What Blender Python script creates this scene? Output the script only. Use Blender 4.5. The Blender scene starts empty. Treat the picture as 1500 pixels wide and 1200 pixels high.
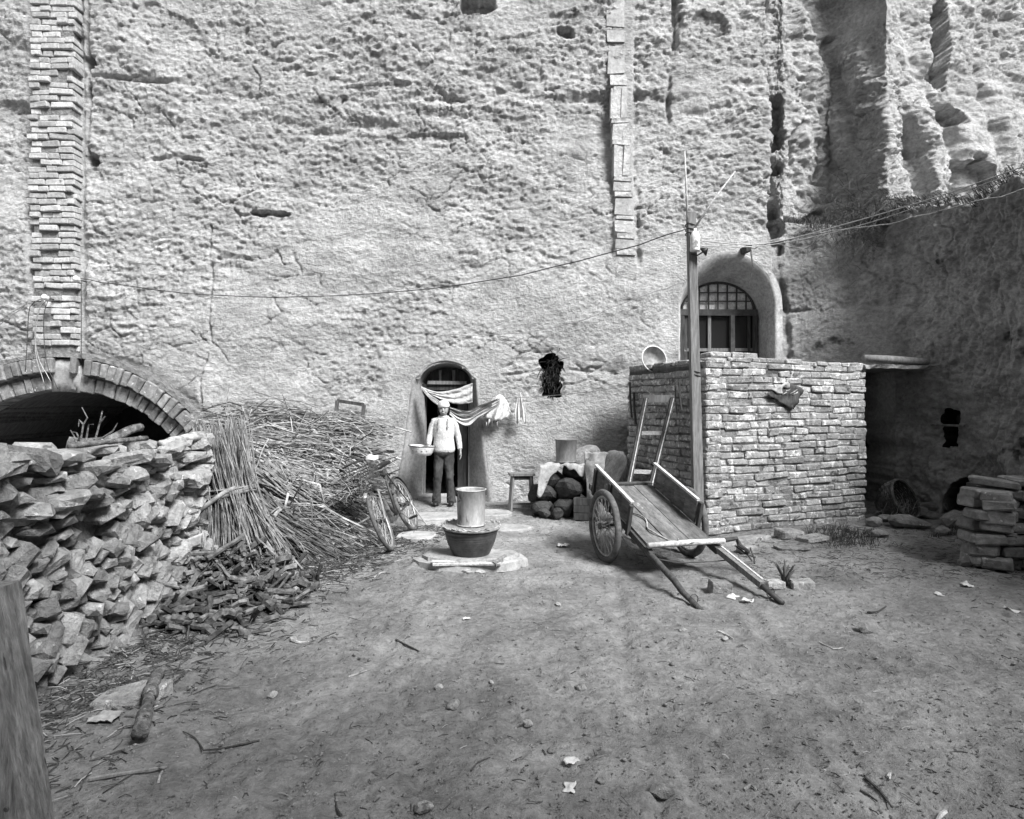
import bpy, bmesh, math, random
import numpy as np
from mathutils import Vector, Matrix, Euler, noise as mnoise

# ------------------------------------------------------------------ camera, sky, sun, exposure
S = bpy.context.scene
COL = S.collection
CAMH = 1.55
cam_d = bpy.data.cameras.new('camera'); cam = bpy.data.objects.new('camera', cam_d); COL.objects.link(cam)
cam_d.sensor_width = 36.0; cam_d.lens = 21.6; cam_d.clip_start = 0.05; cam_d.clip_end = 400
cam_d.shift_y = -10 / 1500
cam.location = (0, 0, CAMH); cam.rotation_euler = (math.radians(90), 0, 0)
S.camera = cam
SUN_EL, SUN_AZ = math.radians(46), math.radians(41)      # azimuth: to the right of straight behind the camera
w = bpy.data.worlds.new('World'); S.world = w; w.use_nodes = True
nt = w.node_tree; nt.nodes.clear()
sky = nt.nodes.new('ShaderNodeTexSky'); sky.sky_type = 'NISHITA'; sky.sun_disc = False
sky.sun_elevation = SUN_EL; sky.sun_rotation = math.pi - SUN_AZ
sky.air_density = 1.6; sky.dust_density = 4.0
bw = nt.nodes.new('ShaderNodeRGBToBW'); bg = nt.nodes.new('ShaderNodeBackground'); wo = nt.nodes.new('ShaderNodeOutputWorld')
bg.inputs['Strength'].default_value = 0.058
nt.links.new(sky.outputs[0], bw.inputs[0]); nt.links.new(bw.outputs[0], bg.inputs['Color']); nt.links.new(bg.outputs[0], wo.inputs[0])
sd = bpy.data.lights.new('sun', 'SUN'); sd.energy = 4.4; sd.angle = math.radians(20); sd.color = (1, 1, 1)
so = bpy.data.objects.new('sun', sd); COL.objects.link(so)
to_sun = Vector((math.sin(SUN_AZ) * math.cos(SUN_EL), -math.cos(SUN_AZ) * math.cos(SUN_EL), math.sin(SUN_EL)))
so.rotation_euler = to_sun.to_track_quat('Z', 'Y').to_euler(); so.location = to_sun * 30
S.view_settings.view_transform = 'Standard'; S.view_settings.look = 'None'
S.view_settings.exposure = 0.95; S.view_settings.gamma = 1.0
S.render.engine = 'CYCLES'
random.seed(11); rng = np.random.default_rng(7)
F = 900.0
def at(x, y, Y):
    """point of the place at depth Y that lies under photo pixel x, y (used to measure the place from the photograph)"""
    return Vector(((x - 750) / F * Y, Y, CAMH - (y - 590) / F * Y))

# ------------------------------------------------------------------ noise
PERM = np.random.default_rng(3).permutation(512); PERM = np.concatenate([PERM, PERM, PERM])
GA = np.random.default_rng(4).uniform(0, 2 * np.pi, 512)
def perlin(x, y, seed=0):
    x = np.asarray(x, float); y = np.asarray(y, float)
    xi = np.floor(x).astype(int); yi = np.floor(y).astype(int); xf = x - xi; yf = y - yi
    u = xf ** 3 * (xf * (xf * 6 - 15) + 10); v = yf ** 3 * (yf * (yf * 6 - 15) + 10)
    def g(ix, iy, fx, fy):
        h = PERM[(PERM[(ix + seed * 17) & 511] + iy + seed * 31) & 511]
        a = GA[h]; return np.cos(a) * fx + np.sin(a) * fy
    n00 = g(xi, yi, xf, yf); n10 = g(xi + 1, yi, xf - 1, yf); n01 = g(xi, yi + 1, xf, yf - 1); n11 = g(xi + 1, yi + 1, xf - 1, yf - 1)
    return ((n00 * (1 - u) + n10 * u) * (1 - v) + (n01 * (1 - u) + n11 * u) * v) * 1.5
def fbm(x, y, o=4, seed=0, gain=.5):
    r = 0; a = 1.
    for i in range(o):
        r = r + a * perlin(x * 2 ** i, y * 2 ** i, seed + i * 5); a *= gain
    return r
def worley(x, y, seed=0):
    """nearest cell: random value, offset to its centre, F2-F1"""
    xi = np.floor(x).astype(int); yi = np.floor(y).astype(int)
    b1 = np.full(x.shape, 9.); b2 = np.full(x.shape, 9.); rid = np.zeros(x.shape); ddx = np.zeros(x.shape); ddy = np.zeros(x.shape)
    for i in (-1, 0, 1):
        for j in (-1, 0, 1):
            h = PERM[(PERM[(xi + i + seed * 13) & 511] + yi + j + seed * 29) & 511]
            px = xi + i + .5 + .42 * np.cos(GA[h]); py = yi + j + .5 + .42 * np.sin(GA[(h * 7 + 5) & 511])
            dx = x - px; dy = y - py; d = np.sqrt(dx * dx + dy * dy)
            m = d < b1
            b2 = np.where(m, b1, np.minimum(b2, d)); b1 = np.where(m, d, b1)
            rid = np.where(m, ((h * 97) & 511) / 511., rid); ddx = np.where(m, dx, ddx); ddy = np.where(m, dy, ddy)
    return rid, ddx, ddy, b2 - b1
def sstep(a, b, x):
    t = np.clip((x - a) / (b - a), 0, 1); return t * t * (3 - 2 * t)

# ------------------------------------------------------------------ materials (all grey: the photograph is black and white)
MATS = {}
def mat(name, lo, hi, scale=6., stretch=(1, 1, 1), bump=.3, bscale=60., rough=.95, spots=None, rand=.0, dist=.01, metallic=0., detail=5., spec=.25, dark=None, world=False, flakes=0.):
    """grey procedural material: noise between lo and hi, finer noise on top, optional pale spots, dark stains and per-object variation"""
    if name in MATS: return MATS[name]
    m = bpy.data.materials.new(name); m.use_nodes = True; n = m.node_tree.nodes; l = m.node_tree.links; n.clear()
    out = n.new('ShaderNodeOutputMaterial'); bs = n.new('ShaderNodeBsdfPrincipled'); l.new(bs.outputs[0], out.inputs[0])
    bs.inputs['Roughness'].default_value = rough; bs.inputs['Metallic'].default_value = metallic
    bs.inputs['Specular IOR Level'].default_value = spec
    tc = n.new('ShaderNodeTexCoord'); oi = n.new('ShaderNodeObjectInfo')
    mul = n.new('ShaderNodeMath'); mul.operation = 'MULTIPLY'; mul.inputs[1].default_value = 37.0; l.new(oi.outputs['Random'], mul.inputs[0])
    add = n.new('ShaderNodeVectorMath'); add.operation = 'ADD'; l.new(n.new('ShaderNodeNewGeometry').outputs['Position'] if world else tc.outputs['Object'], add.inputs[0]); l.new(mul.outputs[0], add.inputs[1])
    mp = n.new('ShaderNodeMapping'); mp.inputs['Scale'].default_value = stretch; l.new(add.outputs[0], mp.inputs[0])
    def nz(sc, det=detail, ro=.6):
        t = n.new('ShaderNodeTexNoise'); t.inputs['Scale'].default_value = sc; t.inputs['Detail'].default_value = det; t.inputs['Roughness'].default_value = ro
        l.new(mp.outputs[0], t.inputs['Vector']); return t
    def mr(sock, a, b, c, d, smooth=False):
        t = n.new('ShaderNodeMapRange'); t.inputs[1].default_value = a; t.inputs[2].default_value = b; t.inputs[3].default_value = c; t.inputs[4].default_value = d
        if smooth: t.interpolation_type = 'SMOOTHSTEP'
        l.new(sock, t.inputs[0]); return t.outputs[0]
    def mth(op, a, b):
        t = n.new('ShaderNodeMath'); t.operation = op
        for i, s in enumerate((a, b)):
            if isinstance(s, (int, float)): t.inputs[i].default_value = s
            else: l.new(s, t.inputs[i])
        return t.outputs[0]
    big = nz(scale); fine = nz(bscale * .4, 6, .74)
    v = mr(big.outputs[0], .33, .67, lo, hi)
    v = mth('MULTIPLY', v, mr(fine.outputs[0], .3, .7, .6, 1.36))
    if spots:                                     # (scale, threshold, value)
        s = nz(spots[0], 4, .7); f = mr(s.outputs[0], spots[1], spots[1] + .06, 0, 1, True)
        mx = n.new('ShaderNodeMix'); mx.data_type = 'FLOAT'; l.new(f, mx.inputs[0]); l.new(v, mx.inputs[2]); mx.inputs[3].default_value = spots[2]; v = mx.outputs[0]
    if dark:
        s = nz(dark[0], 4, .6); f = mr(s.outputs[0], dark[1], dark[1] + .08, 0, 1, True)
        mx = n.new('ShaderNodeMix'); mx.data_type = 'FLOAT'; l.new(f, mx.inputs[0]); l.new(v, mx.inputs[2]); mx.inputs[3].default_value = dark[2]; v = mx.outputs[0]
    if rand: v = mth('MULTIPLY', v, mr(oi.outputs['Random'], 0, 1, 1 - rand, 1 + rand))
    cb = n.new('ShaderNodeCombineColor')
    for i in range(3): l.new(v, cb.inputs[i])
    l.new(cb.outputs[0], bs.inputs['Base Color'])
    if bump:
        nrm = None
        for fs, fh in (((8., .8),) if flakes else ()):          # crisp flakes: every cell at its own level
            wv = n.new('ShaderNodeTexNoise'); wv.inputs['Scale'].default_value = fs * .9; wv.inputs['Detail'].default_value = 3; l.new(mp.outputs[0], wv.inputs['Vector'])
            ad = n.new('ShaderNodeVectorMath'); ad.operation = 'MULTIPLY_ADD'; ad.inputs[1].default_value = (1.6 / fs, 1.6 / fs, 1.6 / fs); l.new(wv.outputs['Color'], ad.inputs[0]); l.new(mp.outputs[0], ad.inputs[2])
            vo = n.new('ShaderNodeTexVoronoi'); vo.inputs['Scale'].default_value = fs; l.new(ad.outputs[0], vo.inputs['Vector'])
            fb = n.new('ShaderNodeBump'); fb.inputs['Strength'].default_value = flakes; fb.inputs['Distance'].default_value = .05 * fh; l.new(vo.outputs['Color'], fb.inputs['Height'])
            if nrm: l.new(nrm, fb.inputs['Normal'])
            nrm = fb.outputs[0]
        b = n.new('ShaderNodeBump'); b.inputs['Strength'].default_value = bump
        if nrm: l.new(nrm, b.inputs['Normal'])
        b.inputs['Strength'].default_value = bump; b.inputs['Distance'].default_value = dist * 2.5
        l.new(mth('ADD', fine.outputs[0], mth('MULTIPLY', big.outputs[0], .6)), b.inputs['Height']); l.new(b.outputs[0], bs.inputs['Normal'])
    MATS[name] = m; return m
M_CLIFF = mat('loess_cliff', .34, .53, 1.6, (1, 1, 1.5), 1., 40, dist=.024, detail=6, dark=(1.1, .66, .24), flakes=.55)
M_RECESS = mat('pale_plaster', .30, .44, 3.5, bump=.4, bscale=50, dist=.008, dark=(3, .62, .22))
M_PLASTER = mat('mud_plaster', .22, .32, 3.5, bump=.25, bscale=50, dist=.008, dark=(2.2, .63, .2))
M_SOIL = mat('trodden_soil', .15, .30, 1.7, (1, 1, 1), 1., 50, dist=.014, detail=7, dark=(5, .645, .13), spots=(9, .70, .42))
M_ADOBE = mat('adobe_brick', .24, .36, 9, bump=.8, bscale=60, dist=.012, spots=(13, .555, .62), rand=.32, dark=(10, .585, .10), world=True)
M_MORTAR = mat('mud_mortar', .16, .24, 6, bump=.8, bscale=30, dist=.03)
M_PBRICK = mat('fired_brick', .34, .46, 8, bump=.5, bscale=60, dist=.008, rand=.25, dark=(5, .64, .12), world=True)
M_ARCHB = mat('sooty_brick', .13, .25, 7, bump=.6, bscale=50, dist=.01, spots=(8, .62, .6), rand=.3, world=True)
M_STONE = mat('rubble_stone', .24, .42, 8, bump=1., bscale=60, dist=.016, spots=(11, .62, .62), rand=.34, dark=(9, .62, .12), world=True)
M_DSTONE = mat('dark_rubble', .04, .075, 6, bump=.7, bscale=40, dist=.012, rand=.25)
M_RSTONE = mat('darker_stone', .16, .28, 6, bump=.7, bscale=40, dist=.012, rand=.25, spots=(9, .63, .4), world=True)  # darker tone than the rubble stone of the left wall
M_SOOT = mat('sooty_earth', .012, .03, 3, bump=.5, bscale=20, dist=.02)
M_WOOD = mat('weathered_wood', .13, .24, 5, (6, 6, .7), .5, 22, dist=.004, rand=.15)
M_POSTW = mat('grey_post_wood', .13, .32, 4, (12, 12, .45), .9, 16, dist=.006, dark=(3, .62, .05))
M_DWOOD = mat('dark_wood', .035, .08, 5, (6, 6, .7), .5, 22, dist=.004, rand=.15)
M_CARTW = mat('cart_boards', .08, .17, 4, (4, 1, 4), .4, 25, dist=.003, rand=.2, spots=(6, .64, .3))
M_EDGEW = mat('worn_pale_wood', .38, .55, 6, (3, 3, 3), .3, 30, dist=.003)
M_STALK = mat('dry_stalk', .16, .42, 12, bump=.2, bscale=60, dist=.002, rand=.1)
M_STALK2 = mat('brown_stalk', .11, .28, 12, bump=.2, bscale=60, dist=.002, rand=.1)
M_DSTALK = mat('dark_stalk', .035, .10, 12, bump=.2, bscale=60, dist=.002)
M_BARK = mat('firewood_bark', .05, .16, 14, bump=.4, bscale=70, dist=.004, rand=.6, world=True)
M_LOG = mat('log_bark', .08, .27, 14, bump=1., bscale=70, dist=.012, spots=(20, .62, .45), dark=(16, .6, .04))
M_STRAW = mat('straw_litter', .18, .42, 15, bump=0, rand=.2)
M_GRASS = mat('dry_grass', .05, .12, 9, bump=0)
M_IRON = mat('dark_iron', .03, .06, 20, bump=.2, bscale=80, dist=.002, rough=.6, spec=.4)
M_TYRE = mat('tyre_rubber', .07, .13, 20, bump=.3, bscale=80, dist=.003, rough=.85)
M_STEEL = mat('dull_steel', .30, .42, 10, bump=.1, bscale=60, dist=.002, rough=.5, metallic=.5)
M_ZINC = mat('galvanised_zinc', .36, .52, 7, (1, 1, .35), .15, 40, dist=.003, rough=.55, metallic=.25, dark=(9, .60, .16))
M_RUST = mat('stained_tin', .18, .30, 7, (1, 1, .4), .2, 40, dist=.003, rough=.6, metallic=.1)
M_GLAZE = mat('brown_glaze', .035, .06, 12, bump=.15, bscale=40, dist=.004, rough=.42, spec=.4)
M_CLOTH = mat('white_cloth', .52, .64, 5, bump=.2, bscale=90, dist=.002, rough=1, spec=.1)
M_CURTAIN = mat('curtain_cloth', .36, .48, 5, bump=.2, bscale=90, dist=.002, rough=1, spec=.1)
M_STRIPE = mat('dark_cloth', .04, .07, 5, bump=.2, bscale=90, dist=.002, rough=1, spec=.1)
M_PALECAN = mat('pale_canvas', .30, .44, 5, bump=.4, bscale=40, dist=.006, dark=(7, .63, .14))
M_CANVAS = mat('grey_canvas', .17, .26, 4, bump=.4, bscale=40, dist=.006, dark=(6, .62, .09))
M_PAPER = mat('white_paper', .46, .58, 8, bump=.2, bscale=30, dist=.004)
M_ENAMEL = mat('white_enamel', .70, .76, 8, bump=0, rough=.3, spec=.5)
M_SWEATER = mat('pale_sweater', .48, .54, 9, (1, 1, 1), .25, 120, dist=.003, rough=1, spec=.1)
M_JEANS = mat('dark_trousers', .03, .075, 7, (1, 1, .4), .3, 90, dist=.003, rough=1, spec=.1)
M_SKIN = mat('skin', .29, .34, 12, bump=.05, bscale=70, dist=.002, rough=.6)
M_HAIR = mat('black_hair', .012, .02, 30, bump=.2, rough=.5)
M_BLACK = mat('black_plastic', .015, .02, 20, bump=0, rough=.4)
M_PAINT = mat('flaking_paint', .05, .09, 6, bump=.3, bscale=40, dist=.003, spots=(11, .68, .6))
M_SHADE_EARTH = mat('shade_tinted_earth', .26, .42, 1.6, (1, 1, 1.3), .7, 38, dist=.02, detail=6, dark=(1.3, .6, .055), spots=(3, .7, .26))  # cliff earth made darker: shade of the right wall put into the colour
M_SLABS = mat('trodden_slab', .25, .38, 3, bump=.3, bscale=45, dist=.006, rand=.12)
def glass_mat():
    m = bpy.data.materials.new('window_glass'); m.use_nodes = True; b = m.node_tree.nodes['Principled BSDF']
    b.inputs['Base Color'].default_value = (.02, .02, .02, 1); b.inputs['Roughness'].default_value = .12
    nzt = m.node_tree.nodes.new('ShaderNodeTexNoise'); nzt.inputs['Scale'].default_value = 6
    bp = m.node_tree.nodes.new('ShaderNodeBump'); bp.inputs['Strength'].default_value = .05
    m.node_tree.links.new(nzt.outputs[0], bp.inputs['Height']); m.node_tree.links.new(bp.outputs[0], b.inputs['Normal'])
    return m
M_GLASS = glass_mat()

# ------------------------------------------------------------------ object helpers
def tag(o, label=None, cat=None, group=None, kind=None):
    if label: o['label'] = label
    if cat: o['category'] = cat
    if group: o['group'] = group
    if kind: o['kind'] = kind
    return o
def empty(name, loc=(0, 0, 0), rz=0., label=None, cat=None, group=None):
    o = bpy.data.objects.new(name, None); COL.objects.link(o); o.location = loc; o.rotation_euler = (0, 0, rz); o.empty_display_size = .1
    return tag(o, label, cat, group)
def link(name, me, m=None, parent=None, mw=None):
    o = bpy.data.objects.new(name, me); COL.objects.link(o)
    if m is not None and not me.materials: me.materials.append(m)
    if parent is not None: o.parent = parent
    if mw is not None: o.matrix_local = mw
    return o
def mesh(name, vs, fs, m, parent=None, smooth=False, mw=None):
    me = bpy.data.meshes.new(name); me.from_pydata([tuple(v) for v in vs], [], fs)
    if smooth: me.shade_smooth()
    me.update()
    return link(name, me, m, parent, mw)
def npmesh(name, V, Q, m, parent=None, smooth=True):
    me = bpy.data.meshes.new(name); n = len(Q); k = Q.shape[1]
    me.vertices.add(len(V)); me.vertices.foreach_set('co', V.astype(np.float32).ravel())
    me.loops.add(n * k); me.loops.foreach_set('vertex_index', Q.astype(np.int32).ravel())
    me.polygons.add(n); me.polygons.foreach_set('loop_start', np.arange(0, n * k, k, dtype=np.int32))
    me.update(calc_edges=True); me.validate()
    if smooth: me.shade_smooth()
    return link(name, me, m, parent)
class MB:
    """collects shapes into one mesh"""
    def __init__(s): s.v = []; s.f = []
    def add(s, vs, fs):
        b = len(s.v); s.v += [tuple(v) for v in vs]; s.f += [tuple(i + b for i in f) for f in fs]; return s
    def box(s, c, d, rot=None, jit=0.):
        R = rot.to_matrix() if isinstance(rot, Euler) else (rot or Matrix.Identity(3)); c = Vector(c)
        vs = [c + R @ Vector((sx * d[0] / 2 + random.uniform(-jit, jit), sy * d[1] / 2 + random.uniform(-jit, jit), sz * d[2] / 2 + random.uniform(-jit, jit)))
              for sx in (-1, 1) for sy in (-1, 1) for sz in (-1, 1)]
        return s.add(vs, [(0, 1, 3, 2), (4, 6, 7, 5), (0, 4, 5, 1), (2, 3, 7, 6), (0, 2, 6, 4), (1, 5, 7, 3)])
    def beam(s, a, b, wd, th, up=(0, 0, 1), jit=0.):
        a = Vector(a); b = Vector(b); z = (b - a); L = z.length; z.normalize(); x = Vector(up).cross(z)
        if x.length < 1e-3: x = Vector((1, 0, 0)).cross(z)
        x.normalize(); y = z.cross(x); R = Matrix((x, y, z)).transposed()
        return s.box((a + b) / 2, (wd, th, L), R, jit)
    def tube(s, pts, r, n=6, cap=True, sq=(1, 1)):
        pts = [Vector(p) for p in pts]; k = len(pts)
        rr = r if isinstance(r, (list, tuple)) else [r] * k
        b = len(s.v); prev = None
        for i, p in enumerate(pts):
            t = (pts[min(i + 1, k - 1)] - pts[max(i - 1, 0)])
            t = t.normalized() if t.length > 1e-9 else Vector((0, 0, 1))
            if prev is None:
                a = Vector((0, 0, 1)) if abs(t.z) < .9 else Vector((1, 0, 0)); x = a.cross(t).normalized()
            else:
                x = (prev - t * prev.dot(t)); x = x.normalized() if x.length > 1e-6 else Vector((1, 0, 0))
            prev = x; y = t.cross(x)
            for j in range(n):
                a = 2 * math.pi * j / n; s.v.append(tuple(p + (x * math.cos(a) * sq[0] + y * math.sin(a) * sq[1]) * rr[i]))
        for i in range(k - 1):
            for j in range(n):
                j2 = (j + 1) % n; s.f.append((b + i * n + j, b + i * n + j2, b + (i + 1) * n + j2, b + (i + 1) * n + j))
        if cap: s.f.append(tuple(b + j for j in reversed(range(n)))); s.f.append(tuple(b + (k - 1) * n + j for j in range(n)))
        return s
    def loft(s, rings, close=True, cap=True):
        b = len(s.v); n = len(rings[0])
        for r in rings: s.v += [tuple(p) for p in r]
        for i in range(len(rings) - 1):
            for j in range(n if close else n - 1):
                j2 = (j + 1) % n; s.f.append((b + i * n + j, b + i * n + j2, b + (i + 1) * n + j2, b + (i + 1) * n + j))
        if cap and close: s.f.append(tuple(b + j for j in reversed(range(n)))); s.f.append(tuple(b + (len(rings) - 1) * n + j for j in range(n)))
        return s
    def lathe(s, prof, c=(0, 0, 0), n=24, wob=0.):
        c = Vector(c); rings = []
        ph = random.uniform(0, 6)
        for r, z in prof:
            rings.append([c + Vector((r * (1 + wob * math.sin(2 * a + ph)) * math.cos(a), r * (1 + wob * math.sin(2 * a + ph)) * math.sin(a), z)) for a in [2 * math.pi * j / n for j in range(n)]])
        return s.loft(rings, True, True)
    def build(s, name, m, parent=None, smooth=False, mw=None): return mesh(name, s.v, s.f, m, parent, smooth, mw)
def ellipse(c, rx, ry, n=16, ax=Vector((1, 0, 0)), ay=Vector((0, 1, 0))):
    c = Vector(c); return [c + ax * rx * math.cos(2 * math.pi * j / n) + ay * ry * math.sin(2 * math.pi * j / n) for j in range(n)]
def rough_block(seed, jit, bev, dims):
    """a block of real proportions dims with worn edges and corners out of true, scaled to a unit cube: 44 triangles"""
    r = random.Random(seed); bm = bmesh.new(); bmesh.ops.create_cube(bm, size=1.0); D = Vector(dims)
    for v in bm.verts: v.co = v.co * D + Vector((r.uniform(-jit, jit), r.uniform(-jit, jit), r.uniform(-jit, jit)))
    bmesh.ops.bevel(bm, geom=bm.edges[:], offset=bev, segments=1, affect='EDGES', profile=.5, clamp_overlap=True)
    for v in bm.verts:
        v.co += Vector((r.uniform(-1, 1), r.uniform(-1, 1), r.uniform(-1, 1))) * jit * .45
        v.co = Vector((v.co.x / D.x, v.co.y / D.y, v.co.z / D.z))
    me = bpy.data.meshes.new('block'); bm.to_mesh(me); bm.free(); return me
def blocks(n, m, jit, bev, dims, seed=0, smooth=False):
    r = []
    for i in range(n):
        me = rough_block(seed + i, jit, bev, dims); me.materials.append(m)
        if smooth: me.shade_smooth()
        r.append(me)
    return r
def rock_mesh(seed, m, sub=2, rough=.28):
    r = random.Random(seed); bm = bmesh.new(); bmesh.ops.create_icosphere(bm, subdivisions=sub, radius=.5)
    off = Vector((r.uniform(-50, 50), r.uniform(-50, 50), r.uniform(-50, 50)))
    pl = [Vector((r.gauss(0, 1), r.gauss(0, 1), r.gauss(0, 1))).normalized() for _ in range(7)]
    for v in bm.verts:
        for p in pl:
            d = v.co.dot(p) - .36
            if d > 0: v.co -= p * d * .9
        v.co *= 1 + rough * mnoise.noise(v.co * 2.2 + off)
    me = bpy.data.meshes.new('rock'); bm.to_mesh(me); bm.free(); me.shade_flat(); me.materials.append(m); return me
def TRS(loc, rot=(0, 0, 0), sc=(1, 1, 1)):
    R = rot if isinstance(rot, Matrix) else Euler(rot).to_matrix()
    return Matrix.Translation(Vector(loc)) @ R.to_4x4() @ Matrix.Diagonal((*sc, 1))
# ------------------------------------------------------------------ the ground
def ground_h(x, y):
    h = .035 * fbm(x * .45, y * .45, 3, 40) + .012 * fbm(x * 2.2, y * 2.2, 4, 50) + .010 * fbm(x * 7, y * 7, 5, 60, .62)
    ridge = 1 - np.abs(perlin(x * 1.1 + .6 * perlin(x * .7, y * .7, 71), y * 3.0, 70)); h = h + .006 * np.clip(ridge - .8, 0, 1) * 4
    r1, dx, dy, e = worley(x * 4.2, y * 4.2, 5); foot = np.where(r1 > .72, np.clip(.35 - np.sqrt(dx * dx + (dy * .8) ** 2), 0, .2), 0); h = h - .09 * foot     # trodden dents
    h = h + .05 * np.exp(-((x + 2.2) ** 2 / .5 + (y - 4.6) ** 2 / 3))                                      # soil banked against the stone wall
    h = h + .04 * np.exp(-((x + .36) ** 2 / .25 + (y - 6.05) ** 2 / .12))                                   # the mound under the stone slab
    for k, (c0, c1, c2) in enumerate(((.35, .10, .03), (1.15, .13, .03), (-.9, .02, .05))):                   # old wheel ruts
        cx_ = c0 + c1 * y + c2 * np.sin(y * 1.3 + k); h = h - .016 * np.exp(-((x - cx_) / .045) ** 2) * sstep(6.2, 5., y) * sstep(-.6, .2, perlin(x * 0 + k * 9.3, y * .8, 77)) + .007 * np.exp(-((np.abs(x - cx_) - .085) / .03) ** 2) * sstep(6.2, 5., y)
    return h
def axis(*segs):
    r = []
    for a, b, n in segs: r += list(np.linspace(a, b, n, endpoint=False))
    return np.array(r + [segs[-1][1]])
gx = axis((-60, -9, 14), (-9, -3.4, 60), (-3.4, 6.6, 420), (6.6, 10, 30), (10, 60, 12))
gy = axis((-60, -4, 14), (-4, 1.8, 40), (1.8, 5, 190), (5, 9.2, 150), (9.2, 14, 40), (14, 60, 8))
GX, GY = np.meshgrid(gx, gy)
GZ = ground_h(GX, GY)
for i in range(130):                                                       # footprints
    fy = 2.3 + 6.2 * random.random() ** 1.3; fx = random.uniform(-.55 * fy, .75 * fy); an = random.gauss(.2, .5); dx_, dy_ = GX - fx, GY - fy
    a_ = (dx_ * math.cos(an) - dy_ * math.sin(an)) / .05; b_ = (dx_ * math.sin(an) + dy_ * math.cos(an)) / .13
    q_ = np.sqrt(a_ ** 2 * (1 + .35 * np.sin(b_ * 2.2)) + b_ ** 2); GZ += np.where(q_ < 1.6, -.011 * sstep(1., .72, q_) + .005 * np.exp(-((q_ - 1.15) / .15) ** 2) + .003 * sstep(1., .7, q_) * np.sin(b_ * 22), 0)
def grid_quads(ny, nx):
    a = np.arange(ny * nx).reshape(ny, nx)
    return np.stack([a[:-1, :-1], a[:-1, 1:], a[1:, 1:], a[1:, :-1]], -1).reshape(-1, 4)
ground = npmesh('ground', np.stack([GX, GY, GZ], -1).reshape(-1, 3), grid_quads(*GX.shape), M_SOIL)
tag(ground, 'trodden bare earth floor of the courtyard', None, None, 'structure')
def gz(x, y): return float(ground_h(np.array([float(x)]), np.array([float(y)]))[0])
def on(x, y, Y=None):
    """ground point under photo pixel"""
    D = CAMH * F / (y - 590); return Vector(((x - 750) / F * D, D, 0))

# ------------------------------------------------------------------ the loess cliff, one sheet with its openings
UP = np.array([(-8.9, 9.6), (4.03, 9.6), (4.10, 9.90), (4.24, 9.98), (4.40, 9.92), (5.30, 10.25), (5.72, 9.35), (6.3, 9.75), (7.2, 9.85), (9.5, 10.3), (11.5, 10.2)])
LO = np.array([(-8.9, 9.6), (4.07, 9.6), (4.10, 9.84), (4.24, 9.86), (4.6, 9.80), (5.2, 9.55), (5.72, 9.02), (5.9, 8.55), (6.1, 8.0), (6.42, 7.0), (6.9, 4.6)])
cs = np.concatenate([[0], np.cumsum(np.maximum(np.linalg.norm(np.diff(UP, axis=0), axis=1), np.linalg.norm(np.diff(LO, axis=0), axis=1)))])
STEP = .0185
sv = np.concatenate([np.arange(0, cs[-2], STEP), np.arange(cs[-2], cs[-1], .06)])
zv = np.concatenate([np.arange(-.25, 8.3, STEP), np.arange(8.3, 11.5, .1)])
SS, ZZ = np.meshgrid(sv, zv)
def path(P, s):
    x = np.interp(s, cs, P[:, 0]); y = np.interp(s, cs, P[:, 1]); return np.stack([x, y], -1)
def smooth1(a, k):
    ker = np.hanning(k + 2)[1:-1]; ker /= ker.sum(); p = np.pad(a, ((k // 2, k // 2), (0, 0)), mode='edge'); return np.stack([np.convolve(p[:, i], ker, 'valid') for i in range(2)], -1)
pu = smooth1(path(UP, sv), 9); pl = smooth1(path(LO, sv), 9)
def normals(p):
    t = np.gradient(p, axis=0); n = np.stack([t[:, 1], -t[:, 0]], -1); return smooth1(n / np.linalg.norm(n, axis=1, keepdims=True), 15)
nu, nl = normals(pu), normals(pl)
ledge = 4.35 + .18 * np.interp(sv, cs, np.arange(len(cs)) * 0 + 1) * perlin(sv * .9, sv * 0, 9)
LT = sstep(ledge[None, :] - .10, ledge[None, :] + .22, ZZ + .08 * perlin(SS * 2.3, ZZ * 2.3, 21))[..., None]      # 0 below the grassy ledge, 1 above it
PX = pl[None] * (1 - LT) + pu[None] * LT
NN = nl[None] * (1 - LT) + nu[None] * LT
X0 = PX[..., 0]
# relief: flakes of earth that lip out at their lower edge, coarse to fine
def shingles(s, z, sx, sz, seed, tilt, amp):
    ws = s + .35 * sx * fbm(s / sx * .7, z / sz * .7, 2, seed + 1); wz = z + .5 * sz * fbm(s / sx * .8, z / sz * .6, 3, seed + 2)
    r, dx, dy, e = worley((ws + wz * .25) / sx, wz / sz, seed)
    return amp * (r - .5) - tilt * sz * dy * (r > .35) * (.3 + r), e
RS = SS; RZ = ZZ
rough_m = sstep(-.25, .55, fbm(RS * .33, RZ * .42, 3, 80) + .10 * (RZ - 2.6))                    # rough high up and in patches, plastered lower down
low_smooth = sstep(2.7, .8, RZ) * sstep(-2.2, -.2, X0) * sstep(4.2, 2.5, X0)
rough_m = np.clip(rough_m * (1 - .8 * low_smooth) + .22, 0, 1)
h1, e1 = shingles(RS, RZ, .8, .36, 11, .14, .05)
h2, e2 = shingles(RS, RZ, .27, .11, 12, .30, .05)
h3, e3 = shingles(RS, RZ, .13, .065, 13, .36, .034)
h4, e4 = shingles(RS, RZ, .07, .042, 14, .3, .022)
rel = .14 * fbm(RS * .22, RZ * .3, 2, 90) + .04 * fbm(RS * .9, RZ * 1.3, 3, 91)
rel += .48 * rough_m * (h1 * sstep(-.2, .4, fbm(RS * .5, RZ * .6, 2, 83)) + h2 * (.35 + .65 * sstep(-.2, .3, fbm(RS * .8, RZ * .9, 2, 84))) + h3 + h4) + (.006 + .014 * rough_m) * fbm(RS * 9, RZ * 12, 4, 92, .7)
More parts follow.
